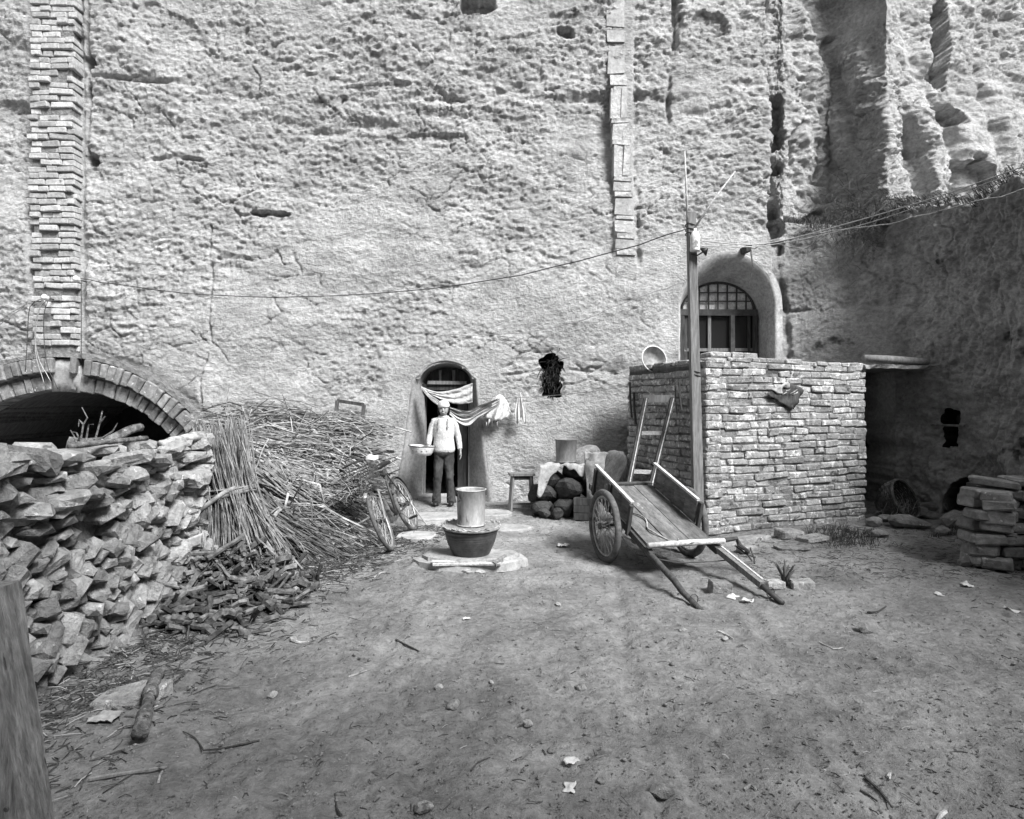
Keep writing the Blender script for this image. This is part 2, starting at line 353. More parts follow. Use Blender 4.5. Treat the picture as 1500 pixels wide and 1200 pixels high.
band = np.exp(-((RZ - 6.35 - .5 * perlin(RS * .25, RZ * 0, 93)) / .5) ** 2) + np.exp(-((RZ - 3.9 - .8 * perlin(RS * .2, RZ * 0, 94)) / .25) ** 2) * .5
rel += -.08 * band * (np.clip(perlin(RS * 1.6, RZ * 4.5, 95), 0, 1))                             # eroded bands
pit = np.clip(perlin(RS * 2.6, RZ * 4.6, 96) - .62, 0, 1); rel -= .14 * pit * rough_m
net = sstep(.05, .012, e1) * sstep(.05, .3, fbm(RS * .7, RZ * .7, 2, 141)); rel -= .035 * net
net2 = sstep(.07, .02, worley(RS * 2.3 + .4 * fbm(RS * 2, RZ * 2, 3, 143), RZ * 3.2 + .4 * fbm(RS * 2, RZ * 2, 3, 144), 31)[3]) * sstep(.0, .3, fbm(RS * .9, RZ * .9, 2, 142)); rel -= .018 * net2
pit2 = np.clip(perlin(RS * 6, RZ * 10, 196) - .6, 0, 1); rel -= .09 * pit2 * rough_m
rgh = (LT[..., 0] > 0) * LT[..., 0] * sstep(4.35, 4.7, X0)
rel += rgh * (.20 * (np.abs(fbm(RS * 1.2 + .25 * RZ, RZ * .35, 2, 151, .5)) - .3) + .045 * fbm(RS * 3, RZ * 4, 3, 153))            # ridged, fluted buttress on the right
rel += (1 - LT[..., 0]) * sstep(4.7, 5.6, X0) * (.07 * fbm(RS * 2.2, RZ * 2.6, 4, 155, .6) + .04 * (np.abs(fbm(RS * 3.5, RZ * 1.2, 3, 157)) - .3))
def dent(cx, cz, rx, rz, d, p=3., slant=0.):
    global rel
    a = (X0 - cx - slant * (ZZ - cz)) / rx; b = (ZZ - cz) / rz
    q = (np.abs(a) ** p + np.abs(b) ** p) + .7 * fbm(RS * 4, RZ * 4, 3, 97); rel = rel - d * sstep(1.05, .75, q)
def wx(x): return (x - 750) / F * 9.6
def wz(y): return CAMH - (y - 590) / F * 9.6
def crack(pts, wd, d):
    """a fissure along photo-measured points of the wall"""
    global rel
    P = [(wx(x), wz(y)) for x, y in pts]; best = np.full(rel.shape, 9.)
    jx = X0 + .03 * perlin(RS * 6, RZ * 6, 98)
    for (a, b), (c, e) in zip(P[:-1], P[1:]):
        vx, vz = c - a, e - b; L = vx * vx + vz * vz
        t = np.clip(((jx - a) * vx + (ZZ - b) * vz) / L, 0, 1); best = np.minimum(best, np.hypot(jx - a - t * vx, ZZ - b - t * vz))
    rel = rel - d * sstep(wd, wd * .25, best) * np.clip(.55 + 1.1 * perlin(RS * 3.1, RZ * 3.1, 27), .05, 1.2)
crack([(308, 330), (306, 380), (311, 420), (308, 470), (311, 500), (297, 540), (295, 585), (300, 612)], .028, .07)
crack([(137, 0), (134, 70), (132, 150), (131, 240)], .05, .22); dent(wx(136), wz(95), .12, .1, .22); dent(wx(137), wz(236), .09, .09, .25)
crack([(140, 238), (190, 236), (260, 232), (300, 236)], .04, .07); crack([(135, 115), (230, 122), (300, 126)], .04, .06)
dent(wx(392), wz(311), .28, .045, .16, slant=-.2); dent(wx(655), wz(150), .35, .07, .05); dent(wx(700), wz(12), .28, .12, .2); dent(wx(830), wz(48), .14, .08, .2, slant=-.5)
dent(wx(640), wz(200), .5, .06, .05); dent(wx(560), wz(125), .6, .05, .04); dent(wx(1040), wz(30), .3, .2, .1); dent(wx(990), wz(30), .06, .4, .16)
crack([(935, 110), (930, 200), (934, 300), (936, 390)], .05, .06); crack([(1000, 20), (985, 90), (980, 200)], .05, .08)
crack([(575, 560), (620, 552), (660, 556)], .04, .06); crack([(690, 556), (760, 548), (820, 540), (900, 548)], .04, .05)
# right cliff: dark groove, hollows, leaning slabs
for yy, r in ((150, .30), (190, .18), (325, .16), (358, .12), (235, .1)): dent(wx(1144) + .02, wz(yy), .17, r, .3)
crack([(1245, 20), (1235, 60), (1215, 130), (1172, 190), (1178, 250)], .05, .14); crack([(1226, 140), (1224, 240)], .05, .12)
crack([(1165, 312), (1200, 312), (1240, 290)], .07, .25); crack([(1185, 130), (1225, 138)], .03, .09)
crack([(1165, 512), (1190, 490), (1210, 472), (1240, 470), (1270, 460)], .035, .07); crack([(1160, 455), (1190, 452), (1225, 440)], .04, .07)
dent(6.85, 7.3, .15, .75, .35, slant=.05); dent(7.0, 6.15, .30, .18, .35); dent(7.35, 5.15, .36, .34, .3)
dent(6.35, 5.5, .22, .7, .16, slant=-.25)
crack([(1138, -20), (1134, 60), (1143, 140), (1137, 210), (1148, 300), (1144, 370), (1158, 440), (1163, 520)], .09, .34)
crack([(1330, 130), (1345, 180), (1352, 215)], .09, .14)
ARR0 = 222 * 9.6 / F
# plastered bands keep flat: round the door, the window, the right-hand wall
def flat(cx, cz, rx, rz, level, k=1.):
    global rel
    q = np.maximum(np.abs(X0 - cx) / rx, np.abs(ZZ - cz) / rz) + .06 * perlin(RS * 4, RZ * 4, 99); m = sstep(1.15, .85, q) * k * (PX[..., 1] > 8.6); rel = rel * (1 - m) + (level + .006 * fbm(RS * 6, RZ * 6, 3, 100)) * m
flat(-1.08, 1.15, .95, 1.2, 0.0, .9); flat(3.37, 3.0, .98, 1.15, 0.0, .92); flat(.9, 1.15, .8, .5, .03, .55); flat(5.0, 2.5, .7, .5, .02, .7)
flat(wx(88), 5.2, .42, 3.1, -.02, .9)
flat(wx(914), 5.9, .15, 2.3, .02, .8)
arm = sstep(ARR0 + .75, ARR0 + .5, np.hypot(X0 - wx(95), ZZ - wz(793))); rel = rel * (1 - arm) - .03 * arm        # the brick arch is let into the earth
CP = np.stack([PX[..., 0] + NN[..., 0] * rel, PX[..., 1] + NN[..., 1] * rel, ZZ], -1)
# openings: signed distance (negative inside) in sheet coordinates X0, Z
ARX, ARZ, ARR = wx(95), wz(793), 222 * 9.6 / F
def sd_arch(x, z): return np.hypot(x - ARX, z - ARZ) - (ARR + .06)
def sd_door(x, z):
    hw = .77 - (.77 - .48) * np.clip(z / 1.95, 0, 1); c = -1.07 + .03 * np.clip(z / 1.95, 0, 1)
    rect = np.maximum(np.abs(x - c) - hw, z - 1.92)
    lun = np.hypot((x + 1.03) / .41, (z - 1.88) / .29) - 1
    return np.minimum(rect, lun * .3)
def sd_win(x, z):
    d = np.maximum(np.abs(x - 3.37) - .77, np.maximum(z - 3.05, 1.6 - z))
    return np.minimum(d, np.maximum(np.hypot((x - 3.37) / .77, (z - 3.05) / .85) - 1, (1.6 - z)) * .75)
def sd_niche(x, z): return np.minimum(np.maximum(np.abs(x - .63) - .15, np.abs(z - 1.92) - .27), np.hypot(x - .62, z - 2.12) - .19) + .05 * perlin(x * 7, z * 7, 61)
def sd_pass(x, z): return np.maximum(np.maximum(4.95 - x, x - 5.66), np.maximum(z - 2.02, -z - .3))
def sd_hole(x, z):
    cx, cz = 5.945, 1.2; x3 = (x - cx) * 3.3
    return np.minimum(np.maximum(np.abs(x3 + .01) - .10, np.abs(z - cz + .04) - .22), np.hypot(x3, z - cz - .12) - .15) + .04 * perlin(x3 * 7, z * 7, 63)
def sd_burrow(x, z): return np.hypot((x - 6.01) * 4.6, (z - .1) * .95) - .42
OPEN = [(sd_arch, 'arch', None), (sd_door, 'door', None), (sd_win, 'win', None), (sd_niche, 'niche', None), (sd_pass, 'pass', None), (sd_hole, 'hole', None), (sd_burrow, 'burrow', None)]
# X0 differs between the upper and lower paths: openings are all below the ledge, so the lower path's x counts there
ny, nx = SS.shape
kill = np.zeros((ny, nx), bool); rims = {}
LX = np.broadcast_to(pl[None, :, 0], (ny, nx))
for fn, nm, _ in OPEN:
    sdv = fn(LX, ZZ); inside = (sdv < 0) & (ZZ < 4.3)
    kill |= inside & (sdv < -STEP * 1.0); rims[nm] = sdv
a = np.arange(ny * nx).reshape(ny, nx)
Q = grid_quads(ny, nx); kf = kill.reshape(-1)
allin = np.zeros(len(Q), bool)
for nm, sdv in rims.items():
    i = ((sdv < 0) & (ZZ < 4.3)).reshape(-1); allin |= i[Q].all(axis=1)
Q = Q[~allin]
# snap the rim of every opening onto its outline
gs = np.gradient
for nm, sdv in rims.items():
    m = (np.abs(sdv) < STEP * 1.2) & (ZZ < 4.3) & (sdv < .0001)
    gzv = (np.roll(sdv, -1, 0) - np.roll(sdv, 1, 0)) / (2 * STEP); gxv = (np.roll(sdv, -1, 1) - np.roll(sdv, 1, 1)) / (np.roll(LX, -1, 1) - np.roll(LX, 1, 1) + 1e-9)
    g2 = np.maximum(gxv ** 2 + gzv ** 2, .2)
    tx = np.gradient(pl[:, 1]) / (np.gradient(pl[:, 0]) + 1e-6)
    mvx = np.where(m, -sdv * gxv / g2, 0); mvz = np.where(m, -sdv * gzv / g2, 0)
    mvx = np.clip(mvx, -.03, .03); CP[..., 0] += mvx; CP[..., 1] += mvx * np.clip(tx, -4, 4)[None]; CP[..., 2] += np.clip(mvz, -.03, .03)
V = CP.reshape(-1, 3)
# lower right wall faces take the darker earth with shade painted into its colour
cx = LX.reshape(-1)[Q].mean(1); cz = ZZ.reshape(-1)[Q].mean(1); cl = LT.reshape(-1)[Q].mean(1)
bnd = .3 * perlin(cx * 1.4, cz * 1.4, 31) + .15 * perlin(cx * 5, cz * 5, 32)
shadef = (cx + bnd > 4.35) & (cl < .85)
cliff = npmesh('cliff', V, Q, M_CLIFF); cliff.data.materials.append(M_SHADE_EARTH)
cliff.data.polygons.foreach_set('material_index', shadef.astype(np.int32))
tag(cliff, 'tall eroded loess cliff face with cave openings', None, None, 'structure')
# reveals: every rim is drawn back into the cliff
ed = np.sort(np.concatenate([Q[:, [0, 1]], Q[:, [1, 2]], Q[:, [2, 3]], Q[:, [3, 0]]]), axis=1)
ue, cnt = np.unique(ed, axis=0, return_counts=True); bd = ue[cnt == 1]
def reveal(nm, name, steps, m, parent=None, centre=None, smooth=True, rough=.01, dirv=(0, 1, 0), flat_y=True):
    """steps: (depth, scale towards centre); sides of an opening from its rim inwards"""
    sdv = rims[nm].reshape(-1); e = bd[(np.abs(sdv[bd]) < STEP * 2.2).all(axis=1)]
    ids = np.unique(e); mp = {int(i): k for k, i in enumerate(ids)}; n = len(ids); base = V[ids]
    c = np.array(centre); dv = np.array(dirv, float); dv /= np.linalg.norm(dv); Vs = []
    for k, (d, sc) in enumerate(steps):
        p = base.copy()
        if sc != 1: p = c + (p - c) * np.array([sc, 1, sc])
        if k > 0:
            if flat_y: p[:, 1] = base[:, 1] * (1 - min(1, k / 2)) + c[1] * min(1, k / 2)
            p = p + dv * d
            p += rough * np.stack([perlin(p[:, 1] * 7 + p[:, 0] * 5, p[:, 2] * 7, s) for s in (1, 2, 3)], -1)
        Vs.append(p)
    E = np.array([[mp[int(x)], mp[int(y)]] for x, y in e]); Qs = [np.stack([E[:, 0] + k * n, E[:, 1] + k * n, E[:, 1] + (k + 1) * n, E[:, 0] + (k + 1) * n], -1) for k in range(len(steps) - 1)]
    return npmesh(name, np.concatenate(Vs), np.concatenate(Qs), m, parent, smooth)
def room(name, lo_, hi_, m, parent=None):
    """closed dark chamber behind an opening, open towards the camera"""
    x0, y0, z0 = lo_; x1, y1, z1 = hi_
    vs = [(x0, y0, z0), (x1, y0, z0), (x1, y0, z1), (x0, y0, z1), (x0, y1, z0), (x1, y1, z0), (x1, y1, z1), (x0, y1, z1)]
    return mesh(name, vs, [(4, 5, 6, 7), (0, 4, 7, 3), (1, 2, 6, 5), (3, 7, 6, 2), (0, 1, 5, 4)], m, parent)
# ------------------------------------------------------------------ cave interiors
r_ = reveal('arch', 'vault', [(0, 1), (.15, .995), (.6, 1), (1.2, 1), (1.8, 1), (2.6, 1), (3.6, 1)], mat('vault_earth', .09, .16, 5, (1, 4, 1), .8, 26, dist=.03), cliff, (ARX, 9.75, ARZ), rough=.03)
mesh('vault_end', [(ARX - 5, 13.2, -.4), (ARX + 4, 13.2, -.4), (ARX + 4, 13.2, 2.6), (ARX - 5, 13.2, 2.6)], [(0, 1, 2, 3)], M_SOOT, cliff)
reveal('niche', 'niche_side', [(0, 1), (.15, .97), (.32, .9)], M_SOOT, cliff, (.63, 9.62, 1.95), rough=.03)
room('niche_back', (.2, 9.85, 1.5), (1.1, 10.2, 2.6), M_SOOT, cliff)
reveal('pass', 'passage_side', [(0, 1), (.3, 1), (.7, 1), (1.1, 1), (1.5, 1), (2.0, 1)], M_SHADE_EARTH, cliff, (5.3, 9.2, 1.), rough=.06, dirv=(.02, 1, 0), flat_y=False)
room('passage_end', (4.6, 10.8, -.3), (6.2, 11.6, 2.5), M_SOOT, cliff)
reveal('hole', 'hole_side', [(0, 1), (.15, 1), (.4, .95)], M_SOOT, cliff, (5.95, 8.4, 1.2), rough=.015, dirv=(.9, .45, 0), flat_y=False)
reveal('burrow', 'burrow_side', [(0, 1), (.3, 1), (.8, .8), (1.2, .3)], M_SHADE_EARTH, cliff, (6.01, 8.25, .1), rough=.03, dirv=(.75, .65, 0), flat_y=False)
mesh('hole_back', [(6.38, 8.0, .7), (6.85, 10.2, .7), (6.85, 10.2, 2.0), (6.38, 8.0, 2.0)], [(0, 1, 2, 3)], M_SOOT, cliff)
mesh('burrow_back', [(6.7, 7.6, -.3), (6.9, 9.4, -.3), (6.9, 9.4, .8), (6.7, 7.6, .8)], [(0, 1, 2, 3)], M_SOOT, cliff)
MB().tube([(5.88, 8.62, 1.24), (6.04, 8.2, 1.24)], .018, 6).build('hole_bar', M_WOOD, cliff)
# unseen cliffs added to shade the yard: left return, right wall, rear side
def shade_cliff(name, P, z1, seed, label, n=90, m=30, mt=M_CLIFF):
    P = np.array(P); L = np.concatenate([[0], np.cumsum(np.linalg.norm(np.diff(P, axis=0), axis=1))]); s = np.linspace(0, L[-1], n)
    p = np.stack([np.interp(s, L, P[:, 0]), np.interp(s, L, P[:, 1])], -1); t = np.gradient(p, axis=0); nn = np.stack([t[:, 1], -t[:, 0]], -1); nn /= np.linalg.norm(nn, axis=1, keepdims=True)
    z = np.linspace(-.3, 1, m); Z1 = np.interp(s, L, z1)
    G = np.zeros((m, n, 3)); hh = z[:, None] * Z1[None]
    rl = .25 * fbm(s[None] * .4 + hh * 0, hh * .5, 4, seed) + .08 * fbm(s[None] * 2, hh * 3, 3, seed + 3)
    G[..., 0] = p[None, :, 0] + nn[None, :, 0] * rl; G[..., 1] = p[None, :, 1] + nn[None, :, 1] * rl; G[..., 2] = hh
    return tag(npmesh(name, G.reshape(-1, 3), grid_quads(m, n), mt), label, None, None, 'structure')
shade_cliff('cliff', [(-9.6, -4), (-9.2, 3), (-8.75, 9.7)], (7.5, 8.5, 11), 5, 'unseen loess cliff added along the left side to shade the yard')
shade_cliff('cliff', [(6.9, 4.7), (7.0, 3), (7.2, 0), (7.6, -5)], (4.8, 6, 6.5, 6.5), 6, 'unseen earth wall added along the right side to shade the yard', mt=M_SHADE_EARTH)
shade_cliff('cliff', [(8, -4.6), (0, -4.2), (-9.6, -4.4)], (10.5, 10.2, 6.2), 7, 'unseen loess cliff added behind the viewpoint to shade the foreground')
tag(mesh('cliff', [(-9.2, 9.9, 9.5), (12, 10.4, 9.5), (14, 24, 12), (-12, 24, 12)], [(0, 1, 2, 3)], M_CLIFF), 'hilltop above the cliff', None, None, 'structure')

# ------------------------------------------------------------------ brick pilaster running up the cliff
pil = empty('brick_pilaster', (wx(88), 9.45, wz(530)), label='ruined brick pilaster with broken courses climbing the cliff above the big arch', cat='pilaster')
inv = Matrix.Translation(-pil.location)
PB = blocks(12, M_PBRICK, .006, .010, (.28, .28, .085), 100); yrow = wz(535); rows = 0
while yrow < 8.3:
    k = (yrow - wz(535)) / (wz(0) - wz(535)); xl = wx(50 + 12 * k); xr = wx(116 + 8 * k); hh = .098
    prot = .10 + .13 * sstep(.15, .6, np.array(k)) ; xx = xl + random.uniform(-.03, .03)
    first = True
    while xx < xr - .06:
        ln = random.choice((.16, .27, .28, .3)) if not (first and rows % 2) else .16
        if xx + ln > xr - .08: ln = xr - xx + random.uniform(-.02, .02)
        ok = random.random() < .82 + .16 * k
        if ok:
            y0 = 9.62 - float(prot) + random.uniform(-.02, .03) + (random.random() < .12 * (1.2 - k)) * .06
            b = link('brick', random.choice(PB), None, pil, inv @ TRS((xx + ln / 2, y0 + .13, yrow + hh / 2), (random.gauss(0, .03), random.gauss(0, .025), random.gauss(0, .05)), (ln - random.uniform(.006, .018), .28, hh - random.uniform(.010, .02))))
        xx += ln; first = False
    yrow += hh; rows += 1
MB().loft([[Vector((wx(54 + 12 * k), 9.9, z)), Vector((wx(54 + 12 * k), 9.545 - p, z)), Vector((wx(112 + 8 * k), 9.545 - p, z)), Vector((wx(112 + 8 * k), 9.9, z))] for k, z, p in
           [(i / 12, wz(535) + (8.3 - wz(535)) * i / 12, .0 + .13 * float(sstep(.15, .6, np.array(i / 12)))) for i in range(13)]]).build('mortar', M_MORTAR, pil, mw=inv @ Matrix.Identity(4))

# ------------------------------------------------------------------ brick arch over the big cave mouth: two rings of voussoirs
arch = empty('brick_arch', (ARX, 9.5, 0), label='low wide brick arch of two rings over the dark cave mouth', cat='arch'); inv = Matrix.Translation(-arch.location)
AB = blocks(10, M_ARCHB, .008, .014, (.12, .3, .24), 140)
for ring, (ra, rb, yo) in enumerate(((ARR - .02, ARR + .23, .02), (ARR + .25, ARR + .50, -.10))):
    a = math.radians(18)
    while a < math.radians(168):
        wdt = random.choice((.11, .12, .13, .2)); da = wdt / ((ra + rb) / 2); am = a + da / 2; rm = (ra + rb) / 2
        key = math.radians(81) < am < math.radians(92)
        if not (key and random.random() < .5):
            c = Vector((ARX + math.cos(am) * rm, 9.52 + yo + random.uniform(-.015, .025) + .12, ARZ + math.sin(am) * rm))
            link('voussoir', random.choice(AB), None, arch, inv @ TRS(c, Euler((random.gauss(0, .02), -(am - math.pi / 2) + random.gauss(0, .03), random.gauss(0, .04))).to_matrix(), (wdt - .015, .30, rb - ra - .015 + random.uniform(-.03, .01))))
        a += da
def ringmesh(r0, r1, y0, y1, a0, a1, n=60, jit=0.):
    mb = MB(); R = []
    for i in range(n + 1):
        a = a0 + (a1 - a0) * i / n; j = random.uniform(-jit, jit)
        R.append([Vector((ARX + math.cos(a) * r, y, ARZ + math.sin(a) * r)) for r, y in ((r0, y0), (r1 + j, y0 + j * .3), (r1 + j, y1), (r0, y1))])
    return mb.loft(R)
ringmesh(ARR + .0, ARR + .49, 9.56, 9.85, math.radians(15), math.radians(172)).build('mortar', M_MORTAR, arch, mw=inv)
ringmesh(ARR + .50, ARR + .57, 9.44, 9.75, math.radians(30), math.radians(160), 110, .022).build('hood_course', M_MORTAR, arch, mw=inv)
mb = MB(); mb.loft([[Vector((x, y, ARZ + math.sqrt(max(0, r * r - (x - ARX) ** 2)))) for r in (ARR - .03, ARR + .15, ARR + .3, ARR + .47) for y in (9.49 + random.uniform(-.02, .02),)] + [Vector((x, 9.8, ARZ + ARR))] for x in np.linspace(wx(83), wx(123), 9)]).build('plaster_patch', M_PLASTER, arch, smooth=True, mw=inv)

# ------------------------------------------------------------------ doorway of the small cave: splayed plaster jambs, lunette, lintel
door = empty('doorway', (-1.1, 9.6, 0), label='narrow arched cave doorway with splayed mud plaster jambs', cat='doorway'); inv = Matrix.Translation(-door.location)
def door_ring(o, Y, wob=0):
    hb, ht, zt, lw, lr = o; pts = []
    for i in range(9): t = i / 8; pts.append((-1.07 - (hb + (ht - hb) * t ** .8) + .03 * t, zt * t - .05 * (t == 0)))
    for i in range(1, 12): a = math.pi * (1 - i / 12); pts.append((-1.035 + lw * math.cos(a), zt + lr * math.sin(a)))
    for i in range(9): t = 1 - i / 8; pts.append((-1.07 + (hb + (ht - hb) * t ** .8) + .03 * t, zt * t - .05 * (t == 0)))
    return [Vector((x + random.uniform(-wob, wob), Y + random.uniform(-wob, wob), z + random.uniform(-wob, wob) * (z > 0))) for x, z in pts]
R = [door_ring((.86, .58, 1.93, .47, .34), 9.70), door_ring((.78, .50, 1.92, .41, .29), 9.585, .008), door_ring((.72, .465, 1.92, .40, .28), 9.60, .006), door_ring((.56, .42, 1.9, .385, .26), 9.75, .006),
     door_ring((.385, .37, 1.9, .36, .24), 9.90), door_ring((.375, .37, 1.9, .36, .24), 10.25)]
MB().loft(R, close=False).build('jamb', M_PLASTER, door, True, inv)
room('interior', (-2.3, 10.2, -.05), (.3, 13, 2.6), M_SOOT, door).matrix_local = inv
mb = MB(); mb.box((-1.035, 9.86, 1.80), (.80, .07, .10)); mb.build('lintel', M_DWOOD, door, mw=inv)
mb = MB(); mb.box((-1.035, 9.80, 1.865), (.62, .03, .05), jit=.01); mb.build('lintel_trim', M_WOOD, door, mw=inv)
mb = MB(); n = 14; mb.add([(-1.035 + .37 * math.cos(math.pi * i / n), 9.90, 1.85 + .27 * math.sin(math.pi * i / n)) for i in range(n + 1)], [tuple(range(n, -1, -1))]); mb.build('lunette_board', M_DWOOD, door, mw=inv)
for x, wd in ((-1.17, .045), (-1.165 + .21, .045)): MB().box((x + .02, 9.875, 1.97), (wd, .03, .2), jit=.004).build('muntin', M_WOOD, door, mw=inv)
for x in (-1.25, -1.05, -.83): MB().box((x, 9.885, 1.965), (.13, .012, .17), jit=.006).build('panel', M_DWOOD, door, mw=inv)
for x in (-1.465, -.69): MB().box((x, 9.93, .92), (.035, .06, 1.86), jit=.003).build('door_post', M_EDGEW if x < -1 else M_WOOD, door, mw=inv)
MB().box((-.80, 10.0, .9), (.17, .04, 1.8), Euler((0, 0, -.35))).build('door_leaf', M_DWOOD, door, mw=inv)
MB().box((-1.08, 9.85, .02), (.8, .3, .10), jit=.012).build('threshold', M_SLABS, door, mw=inv)

# ------------------------------------------------------------------ window in its deep arched recess
win = empty('window', (3.37, 10.1, 1.6), label='arched wooden cave window with lattice lunette in a deep plastered recess', cat='window'); inv = Matrix.Translation(-win.location)
def win_ring(cx, hw, z0, zs, rise, Y, wob=0):
    pts = [(cx - hw, z0 + (zs - z0) * i / 6) for i in range(7)] + [(cx + hw * math.cos(math.pi * (1 - i / 18)), zs + rise * math.sin(math.pi * i / 18)) for i in range(1, 18)] + [(cx + hw, zs + (z0 - zs) * i / 6) for i in range(7)]
    return [Vector((x + random.uniform(-wob, wob), Y, z + random.uniform(-wob, wob))) for x, z in pts]
R = [win_ring(3.37, .87, 1.55, 3.05, .95, 9.63), win_ring(3.37, .79, 1.58, 3.05, .87, 9.604, .008), win_ring(3.37, .74, 1.6, 3.05, .82, 9.60, .006), win_ring(3.38, .70, 1.6, 2.95, .72, 9.85, .005), win_ring(3.39, .66, 1.6, 2.9, .62, 10.15)]
MB().loft(R, close=False).build('recess', M_RECESS, win, True, inv)
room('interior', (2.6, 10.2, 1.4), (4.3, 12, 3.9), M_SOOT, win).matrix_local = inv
FY = 10.12
def bar(name, a, b, wd, m, th=.05): return MB().beam(a, b, th, wd, (0, 1, 0), .003).build(name, m, win, mw=inv)
zl = 3.03                                                     # transom between lattice and sashes
MB().box((3.39, FY, zl), (1.26, .1, .10), jit=.006).build('transom', M_PAINT, win, mw=inv)
for x in (2.79, 3.99): MB().box((x, FY, 2.3), (.07, .1, 1.40), jit=.004).build('frame_post', M_DWOOD, win, mw=inv)
MB().box((3.62, FY - .01, 2.3), (.07, .1, 1.38), jit=.004).build('mullion', M_PAINT, win, mw=inv)
bar('rail', (2.8, FY, 2.42), (3.98, FY, 2.42), .03, M_WOOD)
for x in (3.25,): bar('sash_bar', (x, FY, 1.62), (x, FY, 3.0), .04, M_WOOD)
for x in (2.83, 3.87): bar('sash_bar', (x + .03, FY, 1.62), (x + .03, FY, 3.0), .035, M_DWOOD)
MB().box((3.39, FY, 1.64), (1.26, .1, .08)).build('sill', M_DWOOD, win, mw=inv)
for x0, x1 in ((2.84, 3.23), (3.27, 3.58), (3.66, 3.88)):
    for z0, z1 in ((1.68, 2.40), (2.44, 2.98)):
        MB().box(((x0 + x1) / 2, FY + .02, (z0 + z1) / 2), (x1 - x0 + .02, .006, z1 - z0 + .02)).build('pane', M_GLASS, win, mw=inv)
# lattice lunette backed by pale paper
n = 20; arc = [(3.39 + .60 * math.cos(math.pi * i / n), FY + .035, zl + .04 + .46 * math.sin(math.pi * i / n)) for i in range(n + 1)]
MB().add(arc, [tuple(range(n, -1, -1))]).build('lattice_paper', mat('window_paper', .7, .8, 6, bump=0), win, mw=inv)
MB().tube([(x, FY, z) for x, y, z in arc], .028, 4).build('lattice_arch', M_DWOOD, win, mw=inv)
for i in range(-3, 4):
    x = 3.39 + i * .155; hgt = .46 * math.sqrt(max(0, 1 - ((x - 3.39) / .6) ** 2))
    bar('lattice_bar', (x, FY, zl + .04), (x, FY, zl + .04 + hgt), .020, M_DWOOD, .022)
for z in (.14, .28):
    hw = .6 * math.sqrt(1 - (z / .46) ** 2); bar('lattice_bar', (3.39 - hw, FY, zl + .05 + z), (3.39 + hw, FY, zl + .05 + z), .019, M_DWOOD, .020)

# ------------------------------------------------------------------ remains of plaster panelling up the cliff
strip = empty('plaster_strip', (wx(912), 9.55, wz(400)), label='pale vertical strip of moulded plaster panels left on the cliff', cat='plaster strip'); inv = Matrix.Translation(-strip.location)
M_PALE = mat('pale_lime', .42, .54, 4, bump=.8, bscale=40, dist=.014, dark=(6, .54, .38), world=True)
def ctr(y): return 905 + (y - 110) * .045
def pan(name, y0, y1, dx0, dx1, d, m=M_PALE):
    yc = (y0 + y1) / 2; c = ctr(yc) + random.uniform(-1, 1); d *= .5; MB().box(((wx(c + dx0) + wx(c + dx1)) / 2, 9.672 - d / 2, (wz(y0) + wz(y1)) / 2), (wx(dx1) - wx(dx0), d + .16, wz(y0) - wz(y1)), Euler((0, .03, 0)), .012).build(name, m, strip, False, inv)
pan('panel', 0, 40, -13, 12, .02, M_RECESS); pan('panel', 46, 62, -13, 12, .03, M_RECESS); pan('panel', 68, 108, -13, 12, .02, M_RECESS)
pan('capital', 112, 126, -12, 13, .06)
for y0, y1 in ((128, 176), (180, 208), (212, 260)): pan('backing', y0, y1, -10, 10, .03)
for y0, y1 in ((130, 174), (182, 206), (214, 258)):
    pan('stile', y0, y1, -11, -3, .045); pan('stile', y0, y1, 3, 11, .05, M_RECESS if y0 == 130 else M_PALE)
for y0, y1 in ((175, 181), (207, 213), (260, 266), (282, 289), (316, 322), (342, 350), (366, 374)): pan('moulding', y0, y1, -13, 13, .06)
pan('panel', 267, 281, -13, 13, .035); pan('panel', 292, 315, -14, 13, .03, M_RECESS); pan('panel', 324, 341, -14, 14, .03); pan('panel', 352, 365, -14, 14, .03, M_RECESS); pan('panel', 376, 400, -14, 14, .02)

